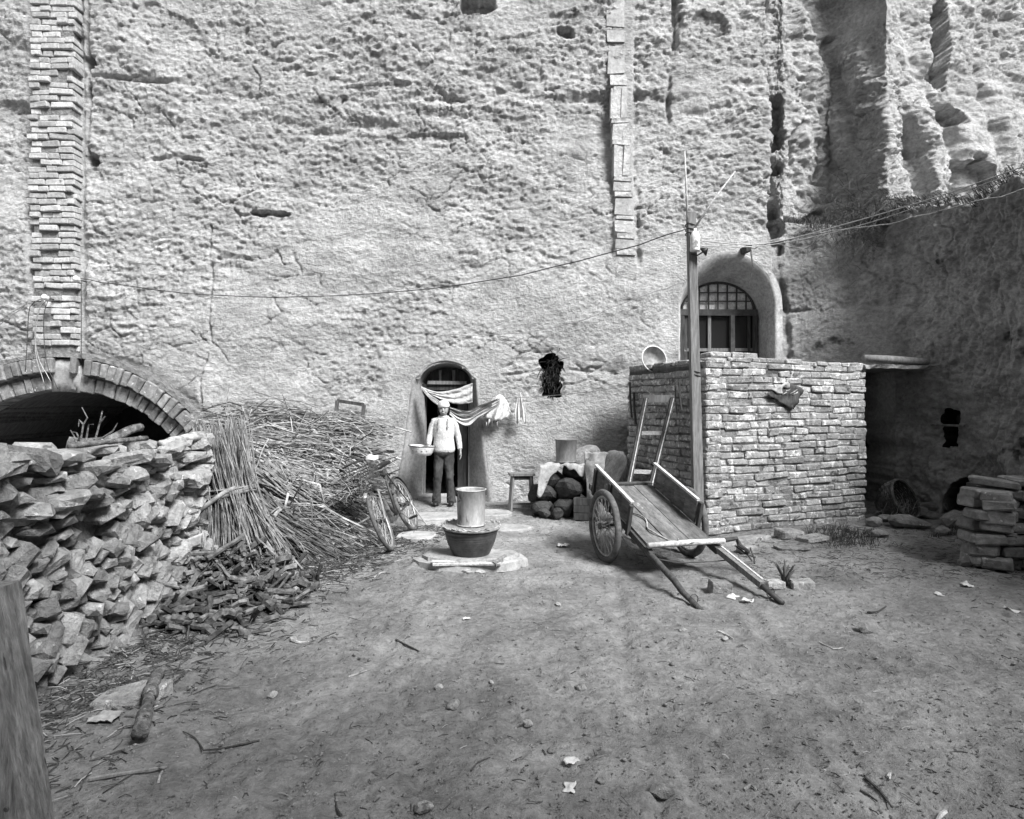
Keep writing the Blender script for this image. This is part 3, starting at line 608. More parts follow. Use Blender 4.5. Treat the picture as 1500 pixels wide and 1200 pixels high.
# ------------------------------------------------------------------ adobe hut built against the cliff
H0, H1, H2, H3 = Vector((2.27, 7.15)), Vector((4.64, 8.06)), Vector((4.15, 9.75)), Vector((1.70, 9.05))
hut = empty('adobe_hut', (H0.x, H0.y, 0), label='low square hut of worn adobe bricks built against the cliff', cat='hut'); inv = Matrix.Translation(-hut.location)
core = MB(); ins = .07
ins = .02
def inset(p, c, d): v = (c - p); return p + v.normalized() * d
cc = (H0 + H1 + H2 + H3) / 4; I = [inset(p, cc, ins * 1.5) for p in (H0, H1, H2, H3)]
core.loft([[Vector((p.x, p.y, z)) for p in I] for z in (-.1, 2.0)]); core.build('mortar', M_MORTAR, hut, mw=inv)
HB = blocks(22, M_ADOBE, .009, .014, (.3, .2, .08), 200)
rest = MB(); cnt_b = 0
def lay(thing, name, meshes, a, b, z0, nrow, rh, lens, depth, inv, limit=None, rest=None, skip=None, jz=.004, jy=.007):
    """courses of bricks along a wall face from a to b (2-D), outward side to the right of a->b; those past the limit go into rest"""
    d = (b - a); L = d.length; d.normalize(); nrm = Vector((d.y, -d.x)); ang = math.atan2(d.y, d.x); out = []
    for r in range(nrow):
        x = random.uniform(-.02, .03); z = z0 + r * rh
        while x < L - .03:
            ln = random.uniform(*lens)
            if random.random() < .16: ln *= .6
            if L - x - ln < lens[0] * .5: ln = L - x + random.uniform(-.02, .015)
            zz = z + rh / 2 + random.gauss(0, jz) + .012 * math.sin(x * 2.1 + r * .35)
            off = random.gauss(0, jy); p = a + d * (x + ln / 2) + nrm * (off - depth / 2)
            if not (skip and skip(x + ln / 2, zz)):
                out.append((x, TRS((p.x, p.y, zz), (random.gauss(0, .02), random.gauss(0, .012), ang + random.gauss(0, .015)), (ln - .003, depth, rh - .008 + random.uniform(-.008, .006)))))
            x += ln
    return out
front = lay(hut, 'brick', HB, H0, H1, 0, 23, .0885, (.2, .40), .2, inv)
side = lay(hut, 'brick', HB, H3, H0, 0, 22, .0885, (.2, .38), .2, inv)
side.sort(key=lambda t: -t[0])
allb = front + side
for i, (x, mw) in enumerate(allb):
    me = random.choice(HB)
    if i < 296: link('brick', me, None, hut, inv @ mw)
    else: rest.add([mw @ v.co for v in me.vertices], [tuple(p.vertices) for p in me.polygons])
o = rest.build('bricks', M_ADOBE, hut, True, inv); tag(o, 'remaining courses of brick along the side wall', None, None, 'stuff')
# coping, roof earth and the end wall towards the passage
CB = blocks(8, M_ADOBE, .009, .014, (.3, .26, .07), 260)
for a, b in ((H0, H1), (H3, H0)):
    for x, mw in lay(hut, 'x', CB, a, b, 2.01, 1, .07, (.22, .36), .26, inv): link('coping_brick', random.choice(CB), None, hut, inv @ mw)
for x, ln in ((.02, .3), (.34, .16), (.52, .2)):
    d = (H1 - H0).normalized(); p = H0 + d * (x + ln / 2) + Vector((0, .12)); link('coping_brick', random.choice(CB), None, hut, inv @ TRS((p.x, p.y, 2.115), (0, 0, math.atan2(d.y, d.x)), (ln, .2, .07)))
for x, mw in lay(hut, 'x', HB, H1, H2, 0, 23, .0885, (.25, .4), .2, inv):
    if x < .45: link('end_brick', random.choice(HB), None, hut, inv @ mw)
MB().loft([[Vector((p.x, p.y, z)) for p in I] for z in (1.9, 2.03)]).build('roof', M_SOIL, hut, mw=inv)

# ------------------------------------------------------------------ rough lintel roof over the passage beside the hut
pr = empty('passage_roof', (5.0, 8.4, 2.0), label='rough slab and round pole roofing the passage beside the brick hut', cat='roof'); inv = Matrix.Translation(-pr.location)
MB().tube([(4.62, 8.05, 2.13), (5.05, 8.16, 2.12), (5.62, 8.32, 2.10)], [.05, .055, .05], 8).build('pole', M_WOOD, pr, True, inv)
mb = MB(); mb.loft([[Vector((x, 8.0 + .28 * (x - 4.6) + random.uniform(-.03, .03), 2.0 + random.uniform(-.01, .01))), Vector((x, 8.0 + .28 * (x - 4.6) + random.uniform(-.03, .03), 2.05 + random.uniform(-.01, .012))), Vector((x, 9.3, 2.1)), Vector((x, 9.3, 2.02))] for x in np.linspace(4.60, 5.86, 16)]); mb.build('slab', M_RSTONE, pr, mw=inv)

# ------------------------------------------------------------------ dry-stone wall on the left
sw = empty('stone_wall', (-2.7, 3.4, 0), label='dry-laid rubble wall with slanting stones and branches along its top', cat='wall'); inv = Matrix.Translation(-sw.location)
SB = blocks(12, M_STONE, .034, .03, (.26, .28, .13), 300) + [rock_mesh(330 + i, M_STONE, 1, .35) for i in range(14)]
MB().loft([[Vector((-2.56 + .02 * math.sin(y * 2), y, -.2)), Vector((-2.63, y, 1.02)), Vector((-3.02, y, 1.05)), Vector((-3.1, y, -.2))] for y in np.linspace(1.5, 4.95, 8)]).build('rubble_core', M_MORTAR, sw, mw=inv)
n_st = 0; srest = MB()
def put_stone(mw):
    global n_st
    me = random.choice(SB); n_st += 1
    if n_st <= 250: link('stone', me, None, sw, inv @ mw)
    else: srest.add([mw @ v.co for v in me.vertices], [tuple(p.vertices) for p in me.polygons])
cand = []
al = math.radians(52); du = Vector((math.cos(al), math.sin(al))); dv = Vector((-math.sin(al), math.cos(al)))   # in the wall's face: along (Y), up (Z)
v = -3.6
while v < .9:
    u = random.uniform(-.3, 0)
    wv = random.uniform(.05, .092)
    while u < 6:
        ln = random.choice((.08, .11, .15, .18, .12)) * random.uniform(.85, 1.1)
        c = Vector((1.5, 0)) + du * (u + ln / 2) + dv * (v + wv / 2)
        zl_ = .80 + .10 * math.sin(c.x * 3.1) + random.uniform(-.08, .1)
        if 1.6 < c.x < 5.0 and .0 < c.y < zl_:
            cand.append(TRS((-2.56 - .035 * c.y + random.gauss(0, .028), c.x, c.y), Euler((al + random.gauss(0, .22), random.gauss(0, .2), random.gauss(0, .22))), (.22, ln * 1.14, wv * 1.2)))
        u += ln
    v += wv
z = .82
while z < 1.2:
    hrow = random.uniform(.06, .095); y = 1.6
    while y < 5.0:
        ln = random.uniform(.09, .22) * (1.2 if z > 1.05 else 1)
        top = 1.20 + .06 * math.sin(y * 2.7) + .02 * y - .05
        if z + hrow * .5 < top:
            cand.append(TRS((-2.60 + random.gauss(0, .035), y + ln / 2, z + hrow / 2 + random.gauss(0, .015)), Euler((random.gauss(-.05, .18), random.gauss(0, .14), random.gauss(0, .28))), (.26, ln * 1.15, hrow * 1.22)))
        y += ln
    z += hrow * .9
cand.sort(key=lambda m: abs(m.translation.y - 3.6))
for mw in cand: put_stone(mw)
if srest.v: tag(srest.build('stones', M_STONE, sw, mw=inv), 'remaining stones of the wall', None, None, 'stuff')
print('STONES', n_st)
for i in range(34):
    y = random.uniform(1.8, 4.95); link('stone', random.choice(SB), None, sw, inv @ TRS((-2.84 + random.uniform(-.18, .12), y, 1.10 + .02 * y + random.uniform(-.02, .05)), Euler((random.gauss(0, .15), random.gauss(0, .15), random.uniform(0, 3))), (random.uniform(.16, .32), random.uniform(.18, .4), random.uniform(.07, .13))))
chink = MB()
for i in range(170):
    y = random.uniform(1.6, 5.0); z = random.uniform(.02, 1.05); me = random.choice(SB); mw = TRS((-2.535 - .04 * z + random.gauss(0, .012), y, z), Euler((random.gauss(.7, .4), random.gauss(0, .3), random.gauss(0, .3))), (.13, random.uniform(.06, .13), random.uniform(.04, .08)))
    chink.add([mw @ v.co for v in me.vertices], [tuple(p.vertices) for p in me.polygons])
tag(chink.build('chinking', M_STONE, sw, mw=inv), 'small stones packed between the big ones', None, None, 'stuff')
for k in range(9):                                              # the far end, stacked square
    for j in range(2):
        link('stone', random.choice(SB), None, sw, inv @ TRS((-2.66 - .22 * j + random.gauss(0, .02), 5.02 + random.gauss(0, .02), .07 + k * .125), Euler((random.gauss(0, .1), random.gauss(0, .1), random.gauss(0, .2))), (.24, .26, .13)))

# ------------------------------------------------------------------ low wall of flat stones at the right
rw = empty('slab_wall', (5.5, 5.8, 0), label='low wall of flat stones topped with loose slabs on the right', cat='wall'); inv = Matrix.Translation(-rw.location)
RB = blocks(12, M_RSTONE, .014, .02, (.3, .24, .1), 360)
MB().box((6.12, 5.98, .36), (3.1, .4, .78)).build('rubble_core', M_DSTONE, rw, mw=inv)
for a, b in ((Vector((4.32, 5.72)), Vector((7.2, 5.66))), (Vector((4.80, 6.3)), Vector((4.34, 5.72)))):
    for x, mw in lay(rw, 'x', RB, a, b, -.01, 7, .108, (.2, .42), .24, inv, jz=.014, jy=.03): link('stone', random.choice(RB), None, rw, inv @ mw)
for i in range(12): link('cap_slab', random.choice(RB), None, rw, inv @ TRS((4.62 + i * .22 + random.uniform(-.05, .05), 5.9 + random.uniform(-.08, .15), .77 + random.uniform(0, .04)), (random.gauss(0, .05), random.gauss(0, .06), random.uniform(0, 3)), (random.uniform(.25, .45), random.uniform(.2, .35), .055)))
# ------------------------------------------------------------------ cloth helper
def sheet(name, fn, nu, nv, m, parent=None, mw=None, thick=.004):
    vs = [fn(i / (nu - 1), j / (nv - 1)) for j in range(nv) for i in range(nu)]
    fs = [(j * nu + i, j * nu + i + 1, (j + 1) * nu + i + 1, (j + 1) * nu + i) for j in range(nv - 1) for i in range(nu - 1)]
    o = mesh(name, vs, fs, m, parent, True, mw)
    md = o.modifiers.new('thickness', 'SOLIDIFY'); md.thickness = thick; md.offset = 0
    return o
def lerp(a, b, t): return a + (b - a) * t
def curve3(P, t):
    """smooth path through points"""
    n = len(P) - 1; x = min(max(t, 0), 1) * n; i = min(int(x), n - 1); f = x - i
    p0, p1, p2, p3 = P[max(i - 1, 0)], P[i], P[i + 1], P[min(i + 2, n)]
    return .5 * ((2 * p1) + (p2 - p0) * f + (2 * p0 - 5 * p1 + 4 * p2 - p3) * f * f + (3 * p1 - p0 - 3 * p2 + p3) * f ** 3)
def nz3(p, s=1., k=0.): return mnoise.noise(Vector(p) * s + Vector((k, k * 1.7, k * .3)))

# ------------------------------------------------------------------ the woman in the doorway
per = empty('person', (-1.02, 9.2, gz(-1.02, 9.2)),  label='woman in pale sweater and white headscarf standing in the doorway holding a basin', cat='person')
per.scale = (.9, .94, 1.0)
def remesh(o, vox, sm=3):
    a = o.modifiers.new('skin_over', 'REMESH'); a.mode = 'VOXEL'; a.voxel_size = vox; a.use_smooth_shade = True
    b = o.modifiers.new('smooth', 'SMOOTH'); b.iterations = sm; b.factor = .5
    return o
def crumple(o, strength, size, seed, stretch=1.):
    tx = bpy.data.textures.new('folds', 'CLOUDS'); tx.noise_scale = size; tx.noise_depth = 3
    d = o.modifiers.new('folds', 'DISPLACE'); d.texture = tx; d.strength = strength; d.mid_level = .5; d.texture_coords = 'LOCAL'
    return o
def V3(x, y, z): return Vector((x, y, z))
def limb(mb, pts, rad, n=12):
    mb.tube(pts, rad, n)
# joints; the figure looks towards the camera (-Y); her right hand is on the image's left
sh_r, el_r, wr_r = V3(-.17, .01, 1.262), V3(-.235, .0, 1.03), V3(-.235, -.13, .895)
sh_l, el_l, wr_l = V3(.17, .01, 1.262), V3(.235, .02, 1.04), V3(.275, -.03, .83)
def hand(mb, w, dirv, palm_n, side, curl):
    """palm, four unequal bent fingers and a thumb leaving the side of the palm"""
    d = dirv.normalized(); pn = palm_n.normalized(); sx = d.cross(pn).normalized() * side
    mb.loft([[w + d * t + sx * (wd * math.cos(a)) + pn * (th * math.sin(a)) for a in [2 * math.pi * j / 10 for j in range(10)]] for t, wd, th in ((-.02, .026, .02), (.02, .033, .018), (.06, .042, .016), (.088, .040, .013))])
    for i, L in enumerate((.068, .078, .073, .056)):
        p = w + d * .082 + sx * (.030 - .020 * i); q1 = p + (d * math.cos(curl) + pn * math.sin(curl)) * L * .5; q2 = q1 + (d * math.cos(curl * 2.1) + pn * math.sin(curl * 2.1)) * L * .5
        mb.tube([p - d * .02, p, q1, q2], [.0095, .0095, .009, .007], 7)
    p = w + d * .025 + sx * .03; mb.tube([p - sx * .01, p + sx * .016 + d * .022 + pn * .01, p + sx * .02 + d * .058 + pn * .022], [.013, .011, .008], 7)
body = MB()
hc = V3(0, -.03, 1.445)                                           # centre of the head
rings = []
for k in range(13):
    t = k / 12; ang = math.pi * t; zz = -.108 * math.cos(ang); rr = math.sin(ang) ** .75 if 0 < k < 12 else .02
    jaw = 1 - .24 * max(0, -zz / .108) ** 1.2; rings.append([hc + V3(.082 * rr * jaw * math.cos(a), .088 * rr * (1 - .1 * max(0, -zz / .108)) * math.sin(a) + (-.012 if zz < -.04 else 0), zz) for a in [2 * math.pi * j / 18 for j in range(18)]])
body.loft(rings)
body.loft([ellipse(hc + V3(0, -.085 - d, z), w_, h_, 8) for z, w_, h_, d in ((.018, .009, .010, -.006), (-.008, .011, .014, .002), (-.026, .017, .018, .008), (-.036, .012, .010, .0))])   # nose
for sx_ in (-1, 1):
    body.loft([[hc + V3(sx_ * (.070 + dx), .012 + .016 * math.cos(a), -.004 + .03 * math.sin(a)) for a in [2 * math.pi * j / 8 for j in range(8)]] for dx in (-.01, .014)])            # ears
    body.loft([ellipse(hc + V3(sx_ * .036, -.066, z), .02, .016, 8) for z in (-.05, -.03, -.012)])                                                                                     # cheeks
body.loft([ellipse(hc + V3(0, -.080, z), .022, .010, 8) for z in (-.072, -.060, -.052)])                                                                                              # lips
body.tube([V3(0, .0, 1.26), V3(0, -.005, 1.31), V3(0, -.01, 1.37)], [.062, .052, .052], 14)
body.loft([ellipse(V3(0, .01, z), a, b, 16) for z, a, b in ((.78, .155, .11), (.90, .15, .105), (1.0, .13, .095), (1.15, .145, .105), (1.27, .15, .09), (1.31, .08, .06))])
for s_, e_, w_ in ((sh_r, el_r, wr_r), (sh_l, el_l, wr_l)): limb(body, [V3(s_.x * .6, s_.y, s_.z), s_, lerp(s_, e_, .5), e_, lerp(e_, w_, .4), w_], [.05, .05, .044, .038, .036, .025])
hand(body, wr_r, V3(.25, -.75, -.45), V3(.5, .3, -.8), -1, .75)
hand(body, wr_l, V3(.12, -.12, -1), V3(-.9, -.2, 0), -1, .28)
for s_ in (-1, 1): limb(body, [V3(s_ * .07, .01, .82), V3(s_ * .088, .0, .6), V3(s_ * .098, -.02, .45), V3(s_ * .112, .0, .25), V3(s_ * .127, .015, .06)], [.09, .075, .055, .05, .038])
remesh(body.build('body', M_SKIN, per), .0055, 3)
sw_ = MB()
sw_.loft([ellipse(V3(.0, .005, z), a, b, 24) for z, a, b in ((.795, .172, .125), (.83, .185, .138), (.9, .18, .135), (1.0, .166, .13), (1.12, .178, .138), (1.22, .18, .122), (1.285, .15, .10), (1.325, .09, .075), (1.345, .075, .068))])
for s_, e_, w_ in ((sh_r, el_r, wr_r), (sh_l, el_l, wr_l)):
    pts = [V3(s_.x * .5, s_.y, s_.z + .0), V3(s_.x * .95, s_.y, s_.z - .01)] + [lerp(s_, e_, t) for t in (.3, .6, .85)] + [e_] + [lerp(e_, w_, t) for t in (.3, .6, .8, .93)]
    limb(sw_, pts, [.06, .060, .055, .052, .049, .049, .046, .042, .038, .040], 14)
for k in range(12):                                              # folds in the knit
    a = random.uniform(0, 6.28); z = random.uniform(.84, 1.2); sw_.tube([V3(.172 * math.cos(a + d), .132 * math.sin(a + d), z + d * .08) for d in (-.12, 0, .12)], [.004, .008, .004], 5)
for e_, w_ in ((el_r, wr_r), (el_l, wr_l)):
    for t in (.0, .12, .25, .5, .7): p = lerp(e_, w_, t); d = (w_ - e_).normalized(); sw_.tube([p + (d * random.uniform(-.01, .01)) + Vector((math.cos(q), math.sin(q), .2)).cross(d).normalized() * .05 for q in (-.6, 0, .6)], [.006, .013, .006], 5)
sw_.tube([V3(.078 * math.cos(a), -.004 + .07 * math.sin(a), 1.335 + .008 * math.sin(a)) for a in np.linspace(0, 6.2832, 25)], .012, 6)
sw_o = crumple(remesh(sw_.build('sweater', M_SWEATER, per), .008, 2), .018, .12, 1)
for s_ in (-1, 1):                                               # patterned points either side of the neckline
    mb = MB(); mb.loft([[V3(s_ * x, -.118 - dy, z) for x in (.075 - w_, .075 + w_)] + [V3(s_ * .075, -.09, z)] for z, w_, dy in ((1.30, .012, -.03), (1.25, .016, .0), (1.21, .006, .012), (1.18, .018, .018), (1.14, .003, .022))]); mb.build('pattern', M_RUST, per)
tr = MB(); tr.loft([ellipse(V3(0, .005, z), a, b, 20) for z, a, b in ((.73, .10, .09), (.755, .15, .115), (.79, .172, .128), (.82, .172, .125), (.86, .165, .12))])
for s_ in (-1, 1):
    limb(tr, [V3(s_ * .078, .005, .80), V3(s_ * .084, .0, .66), V3(s_ * .094, -.012, .5), V3(s_ * .10, -.02 - .02 * (s_ > 0), .42), V3(s_ * .11, .0, .28), V3(s_ * .12, .01, .14), V3(s_ * .126, .012, .04)], [.088, .086, .074, .068, .064, .071, .080], 16)
    for k in range(9): z = random.choice((.40, .44, .36, .12, .16, .2, .7, .09)); a = random.uniform(3.6, 5.8); c = V3(s_ * (.13 - z * .06), .0, z); tr.tube([c + V3(.072 * math.cos(a + d), .072 * math.sin(a + d), d * .05) for d in (-.5, 0, .5)], [.004, .013, .004], 5)
crumple(remesh(tr.build('trousers', M_JEANS, per), .008, 3), .025, .10, 2)
for s_ in (-1, 1):
    mb = MB(); mb.loft([[V3(s_ * .13, 0, .0) + V3(w_ * math.cos(a), y, .012 + max(0, h_ * (1 + math.sin(a)) / 2)) for a in [2 * math.pi * j / 12 for j in range(12)]] for y, w_, h_ in ((.08, .03, .07), (.05, .04, .09), (-.02, .043, .085), (-.08, .048, .06), (-.13, .045, .05), (-.16, .02, .035))])
    mb.build('shoe', M_BLACK, per, True)
hat = MB(); hat.loft([[hc + V3((w_ + .003 * math.sin(5 * a + k)) * math.cos(a), .006 + (w_ * 1.12 + .003 * math.cos(4 * a)) * math.sin(a), z) for a in [2 * math.pi * j / 24 for j in range(24)]] for k, (z, w_) in enumerate(((.020, .090), (.035, .097), (.06, .097), (.088, .09), (.112, .072), (.127, .04), (.131, .01)))]); hat.build('headscarf', M_CLOTH, per, True)
hr = MB(); hr.loft([[hc + V3((w_) * math.cos(a), .022 + (w_ * 1.1) * math.sin(a), z) for a in [math.pi * (-.13 + 1.26 * j / 18) for j in range(19)]] for z, w_ in ((.04, .090), (.0, .094), (-.05, .092), (-.085, .082))], close=False); o = hr.build('hair', M_HAIR, per, True); md = o.modifiers.new('t', 'SOLIDIFY'); md.thickness = .012
for s_ in (-1, 1):
    mb = MB(); mb.loft([ellipse(hc + V3(s_ * .03, -.0835 - d, .004), w_, h_, 10, V3(1, 0, 0), V3(0, .15, 1)) for d, w_, h_ in ((-.006, .013, .0055), (.002, .012, .005))]); mb.build('eye', M_HAIR, per)
    mb = MB(); mb.tube([hc + V3(s_ * .014, -.088, .020), hc + V3(s_ * .03, -.086, .025), hc + V3(s_ * .047, -.076, .020)], [.003, .004, .002], 5); mb.build('eyebrow', M_HAIR, per)
mb = MB(); mb.tube([hc + V3(-.022, -.083, -.060), hc + V3(0, -.0925, -.062), hc + V3(.022, -.083, -.060)], [.002, .0032, .002], 5); mb.build('mouth', mat('lip_line', .08, .1, 9, bump=0), per)
# the enamel basin she carries
bs_ = empty('enamel_basin', (-1.02 - .315, 9.2 - .15, .78), label='white enamel basin with dark rim held in her right hand', cat='basin'); bs_.rotation_euler = (.0, .06, 0)
mb = MB(); mb.lathe([(.125, 0), (.145, .008), (.165, .05), (.18, .10), (.195, .135), (.189, .137), (.174, .10), (.157, .05), (.135, .018), (.02, .012)], n=32); mb.build('bowl', M_ENAMEL, bs_, True)
mb = MB(); mb.tube([(.197 * math.cos(a), .197 * math.sin(a), .137) for a in [2 * math.pi * j / 32 for j in range(33)]], .005, 6); mb.build('rim', M_IRON, bs_, True)
for i in range(4):
    a = -2.3 + i * .42; mb = MB(); mb.tube([(.172 * math.cos(a), .172 * math.sin(a), .065), (.176 * math.cos(a + .05), .176 * math.sin(a + .05), .075), (.172 * math.cos(a + .1), .172 * math.sin(a + .1), .063)], .005, 5); mb.build('flower', M_RUST, bs_, True)

# ------------------------------------------------------------------ curtain and washing by the door
cu = empty('door_curtain', (-1.05, 9.62, 1.84), label='pale curtain gathered up across the top of the cave doorway', cat='curtain'); inv = Matrix.Translation(-cu.location)
YC = 9.50
A, B = [at(617, 566, YC), at(640, 574, YC), at(668, 570, YC), at(692, 561, YC)], [at(618, 572, YC - .03), at(640, 582, YC - .05), at(668, 592, YC - .05), at(692, 590, YC - .02)]
def f1(u, v):
    p = lerp(curve3(A, u), curve3(B, u), v); p.y += .014 * math.sin(v * 16 + u * 5) + .02 * nz3((u * 4, v * 3, 0)) + .012 * nz3((u * 14, v * 9, 4)); p.z += .01 * nz3((u * 9, v * 2, 8)); return p
sheet('drape', f1, 60, 26, M_CURTAIN, cu, inv)
A2 = [at(617, 567, YC - .03), at(634, 580, YC - .07), at(655, 594, YC - .10), at(680, 601, YC - .12), at(705, 594, YC - .11), at(734, 582, YC - .08)]
B2 = [at(616, 571, YC - .02), at(632, 586, YC - .10), at(655, 604, YC - .16), at(682, 624, YC - .18), at(704, 611, YC - .15), at(733, 593, YC - .08)]
def f2(u, v):
    p = lerp(curve3(A2, u), curve3(B2, u), v); p.y += .022 * math.sin(v * 24 + 3 * u); p.z += .006 * math.sin(v * 20 + u * 9) + .02 * nz3((u * 7, v * 2, 3)); p.y += .014 * nz3((u * 16, v * 12, 5)); return p
sheet('sash', f2, 80, 44, M_CURTAIN, cu, inv)
def band(v0, v1, u0, u1):
    def g(u, v):
        p = f2(lerp(u0, u1, u), lerp(v0, v1, v)); p.y -= .006; return p
    return g
for v0, v1, u0, u1 in ((.0, .10, .12, .95), (.30, .36, .1, .9), (.52, .57, .15, .9)): sheet('stripe', band(v0, v1, u0, u1), 30, 5, M_STRIPE, cu, inv, .003)
def f3(u, v):
    a = curve3([at(722, 583, YC - .06), at(732, 578, YC - .1), at(742, 586, YC - .1), at(748, 603, YC - .06)], u); b = curve3([at(707, 612, YC - .05), at(722, 616, YC - .11), at(733, 616, YC - .11), at(750, 606, YC - .05)], u)
    p = lerp(a, b, v); p.y += .025 * math.sin(u * 22 + v * 2) * (.3 + v) + .02 * nz3((u * 9, v * 7, 2)); p.z += .03 * nz3((u * 11, v * 2, 6)) * v; return p
sheet('loose_end', f3, 34, 10, M_CLOTH, cu, inv)
line_ = MB(); P0, P1 = at(697, 584, 9.5), at(925, 565, 9.0)
line_.tube([lerp(P0, P1, t) - V3(0, 0, .05 * 4 * t * (1 - t)) for t in np.linspace(0, 1, 14)], .004, 5)
tag(line_.build('clothesline', M_WOOD), 'thin clothesline stretched from the doorway to the brick hut', 'clothesline')
tw = empty('towel', (0.12, 9.4, 1.4), label='pale striped towel hanging folded on the clothesline', cat='towel'); inv = Matrix.Translation(-tw.location)
def f4(u, v):
    w_ = lerp(.012, .082, min(1, v * 1.6)); p = at(761 + 2 * v, lerp(575, 616 + 5 * math.sin(u * 9), v), 9.42); p.x += (u - .5) * 2 * w_; p.y += .02 * math.sin(u * 16) * v - .03; return p
sheet('cloth', f4, 24, 14, M_CLOTH, tw, inv)
for u0 in (.2, .42, .68):
    def g4(u, v, u0=u0): p = f4(u0 + u * .07, v); p.y -= .005; return p
    sheet('stripe', g4, 3, 14, M_CANVAS, tw, inv, .003)
rg = empty('rag', (-.02, 9.4, 1.2), label='small striped rag hanging under the curtain end', cat='rag'); inv = Matrix.Translation(-rg.location)
def f5(u, v): p = at(lerp(712, 729, u), lerp(606, 622 + 4 * math.sin(u * 14), v), 9.44); p.y += .02 * math.sin(u * 18); return p
sheet('cloth', f5, 20, 6, M_CLOTH, rg, inv)
for u0 in (.1, .36, .6, .84):
    def g5(u, v, u0=u0): p = f5(u0 + u * .09, v); p.y -= .005; return p
    sheet('stripe', g5, 3, 6, M_CANVAS, rg, inv, .003)
# dry brush stuffed in the sooty niche
mb = MB()
for i in range(160):
    a = Vector((.60 + random.gauss(0, .07), 9.62, 1.95 + random.gauss(0, .16))); d = Vector((random.gauss(0, .6), -random.random() * .7, random.gauss(.2, .7))).normalized()
    L = random.uniform(.06, .17); mb.tube([a, a + d * L * .5, a + d * L + Vector((0, 0, -.03))], [.004, .008, .002], 3)
tag(mb.build('dry_brush', mat('sooty_brush', .015, .03, 8, bump=0)), 'blackened dry brush stuffed into the niche right of the door', None, None, 'stuff')

# ------------------------------------------------------------------ bucket on the glazed basin on its stone slab
pc = on(690, 812); PX_, PY_ = -.39, 5.86; g0 = gz(PX_, PY_)
sl = empty('stone_slab', (PX_ - .02, PY_, g0), label='broken flat stone slab lying under the dark glazed basin', cat='slab')
def slab_poly(name, pts, z0, z1, m, parent, jit=.008, mw=None):
    n = len(pts); mb = MB(); r0 = [Vector((x * 1.0, y, z0)) for x, y in pts]; r1 = [Vector((x * .99 + random.uniform(-jit, jit), y * .99 + random.uniform(-jit, jit), z1 + random.uniform(-jit, jit))) for x, y in pts]; r2 = [Vector((p.x * .94, p.y * .94, p.z + .012)) for p in r1]
    mb.loft([r0, r1, r2]); return mb.build(name, m, parent, mw=mw)
def blob(rx, ry, n=14, k=.12): return [(rx * math.cos(a) * (1 + random.uniform(-k, k)), ry * math.sin(a) * (1 + random.uniform(-k, k))) for a in [2 * math.pi * j / n for j in range(n)]]
slab_poly('slab', blob(.44, .24, 18, .12), .03, .062, M_SLABS, sl)
slab_poly('lower_slab', blob(.50, .30, 18, .14), -.05, .022, M_SLABS, sl)
for (x, y, z, L, r) in ((.0, -.25, .035, .62, -.02), (-.08, -.22, .05, .5, .05)): MB().box((x, y, z), (L, .06, .018), Euler((0, 0, r)), .006).build('slat', M_EDGEW, sl)
MB().box((.30, -.2, .05), (.04, .2, .04), Euler((.1, 0, -.5)), .01).build('slat', M_WOOD, sl)
gb = empty('glazed_basin', (PX_, PY_, g0 + .07), label='dark brown glazed earthenware basin standing on a stone slab', cat='basin')
mb = MB(); prof = [(.175, 0)]
for i in range(1, 26): t = i / 25; prof.append((.175 + .075 * math.sin(t * 1.35) + .003 * math.sin(i * 2.4), .21 * t))
prof += [(.256, .215), (.264, .232), (.256, .245), (.236, .24), (.225, .20), (.16, .03), (.02, .02)]
mb.lathe(prof, n=48); mb.build('pot', M_GLAZE, gb, True)
ld = empty('basin_lid', (PX_, PY_, g0 + .07 + .241), label='round woven lid covering the glazed basin', cat='lid'); ld.rotation_euler = (0, .02, 0)
mb = MB(); mb.lathe([(.02, .0), (.26, .0), (.282, .006), (.287, .016), (.27, .024), (.02, .026)], n=36, wob=.02); mb.build('disc', M_WOOD, ld)
mb = MB()
for i in range(90): a = random.uniform(0, 6.28); r = random.uniform(.25, .282); mb.tube([(r * math.cos(a), r * math.sin(a), .02), ((r + .01) * math.cos(a + .12), (r + .01) * math.sin(a + .12), .035 + random.uniform(-.01, .01)), (r * math.cos(a + .25), r * math.sin(a + .25), .02)], .006, 4)
mb.build('edge_weave', M_STALK, ld)
def bucket(name, loc, r0, r1, h, m, label, bail=True, rz=0):
    t = empty(name, loc, rz, label, 'bucket')
    mb = MB(); mb.lathe([(r0 * .97, 0), (r0, .006), (r0, .012), (r1, h), (r1 + .008, h + .004), (r1 + .008, h + .012), (r1 - .003, h + .012), (r1 - .004, h), (r0 - .005, .02), (.02, .015)], n=40, wob=.018); mb.build('wall', m, t, True)
    mb = MB(); mb.tube([((r0 + .004) * math.cos(a), (r0 + .004) * math.sin(a), .012) for a in [2 * math.pi * j / 36 for j in range(37)]], .007, 6); mb.build('foot_hoop', m, t, True)
    if bail:
        mb = MB(); mb.tube([((r1 + .012) * math.cos(a), (r1 + .006) * math.sin(a), h + .02 - .006 * math.sin(a)) for a in np.linspace(.05, math.pi - .05, 20)], .005, 6); mb.build('handle', M_IRON, t, True)
        for s_ in (-1, 1): mb = MB(); mb.box((s_ * (r1 + .006), 0, h - .02), (.012, .05, .06)); mb.build('ear', M_IRON, t)
        mb = MB(); mb.tube([(-r1 - .004, -.05, h - .005), (-r1 * .92, -r1 * .45, h - .08), (-r1 * .93, -r1 * .35, h - .1)], .006, 5); mb.build('hook', M_IRON, t)
    return t
bucket('zinc_bucket', (PX_ + .0, PY_, g0 + .07 + .267), .130, .139, .335, M_ZINC, 'tall zinc bucket with lowered handle standing on the basin lid', True, .3)
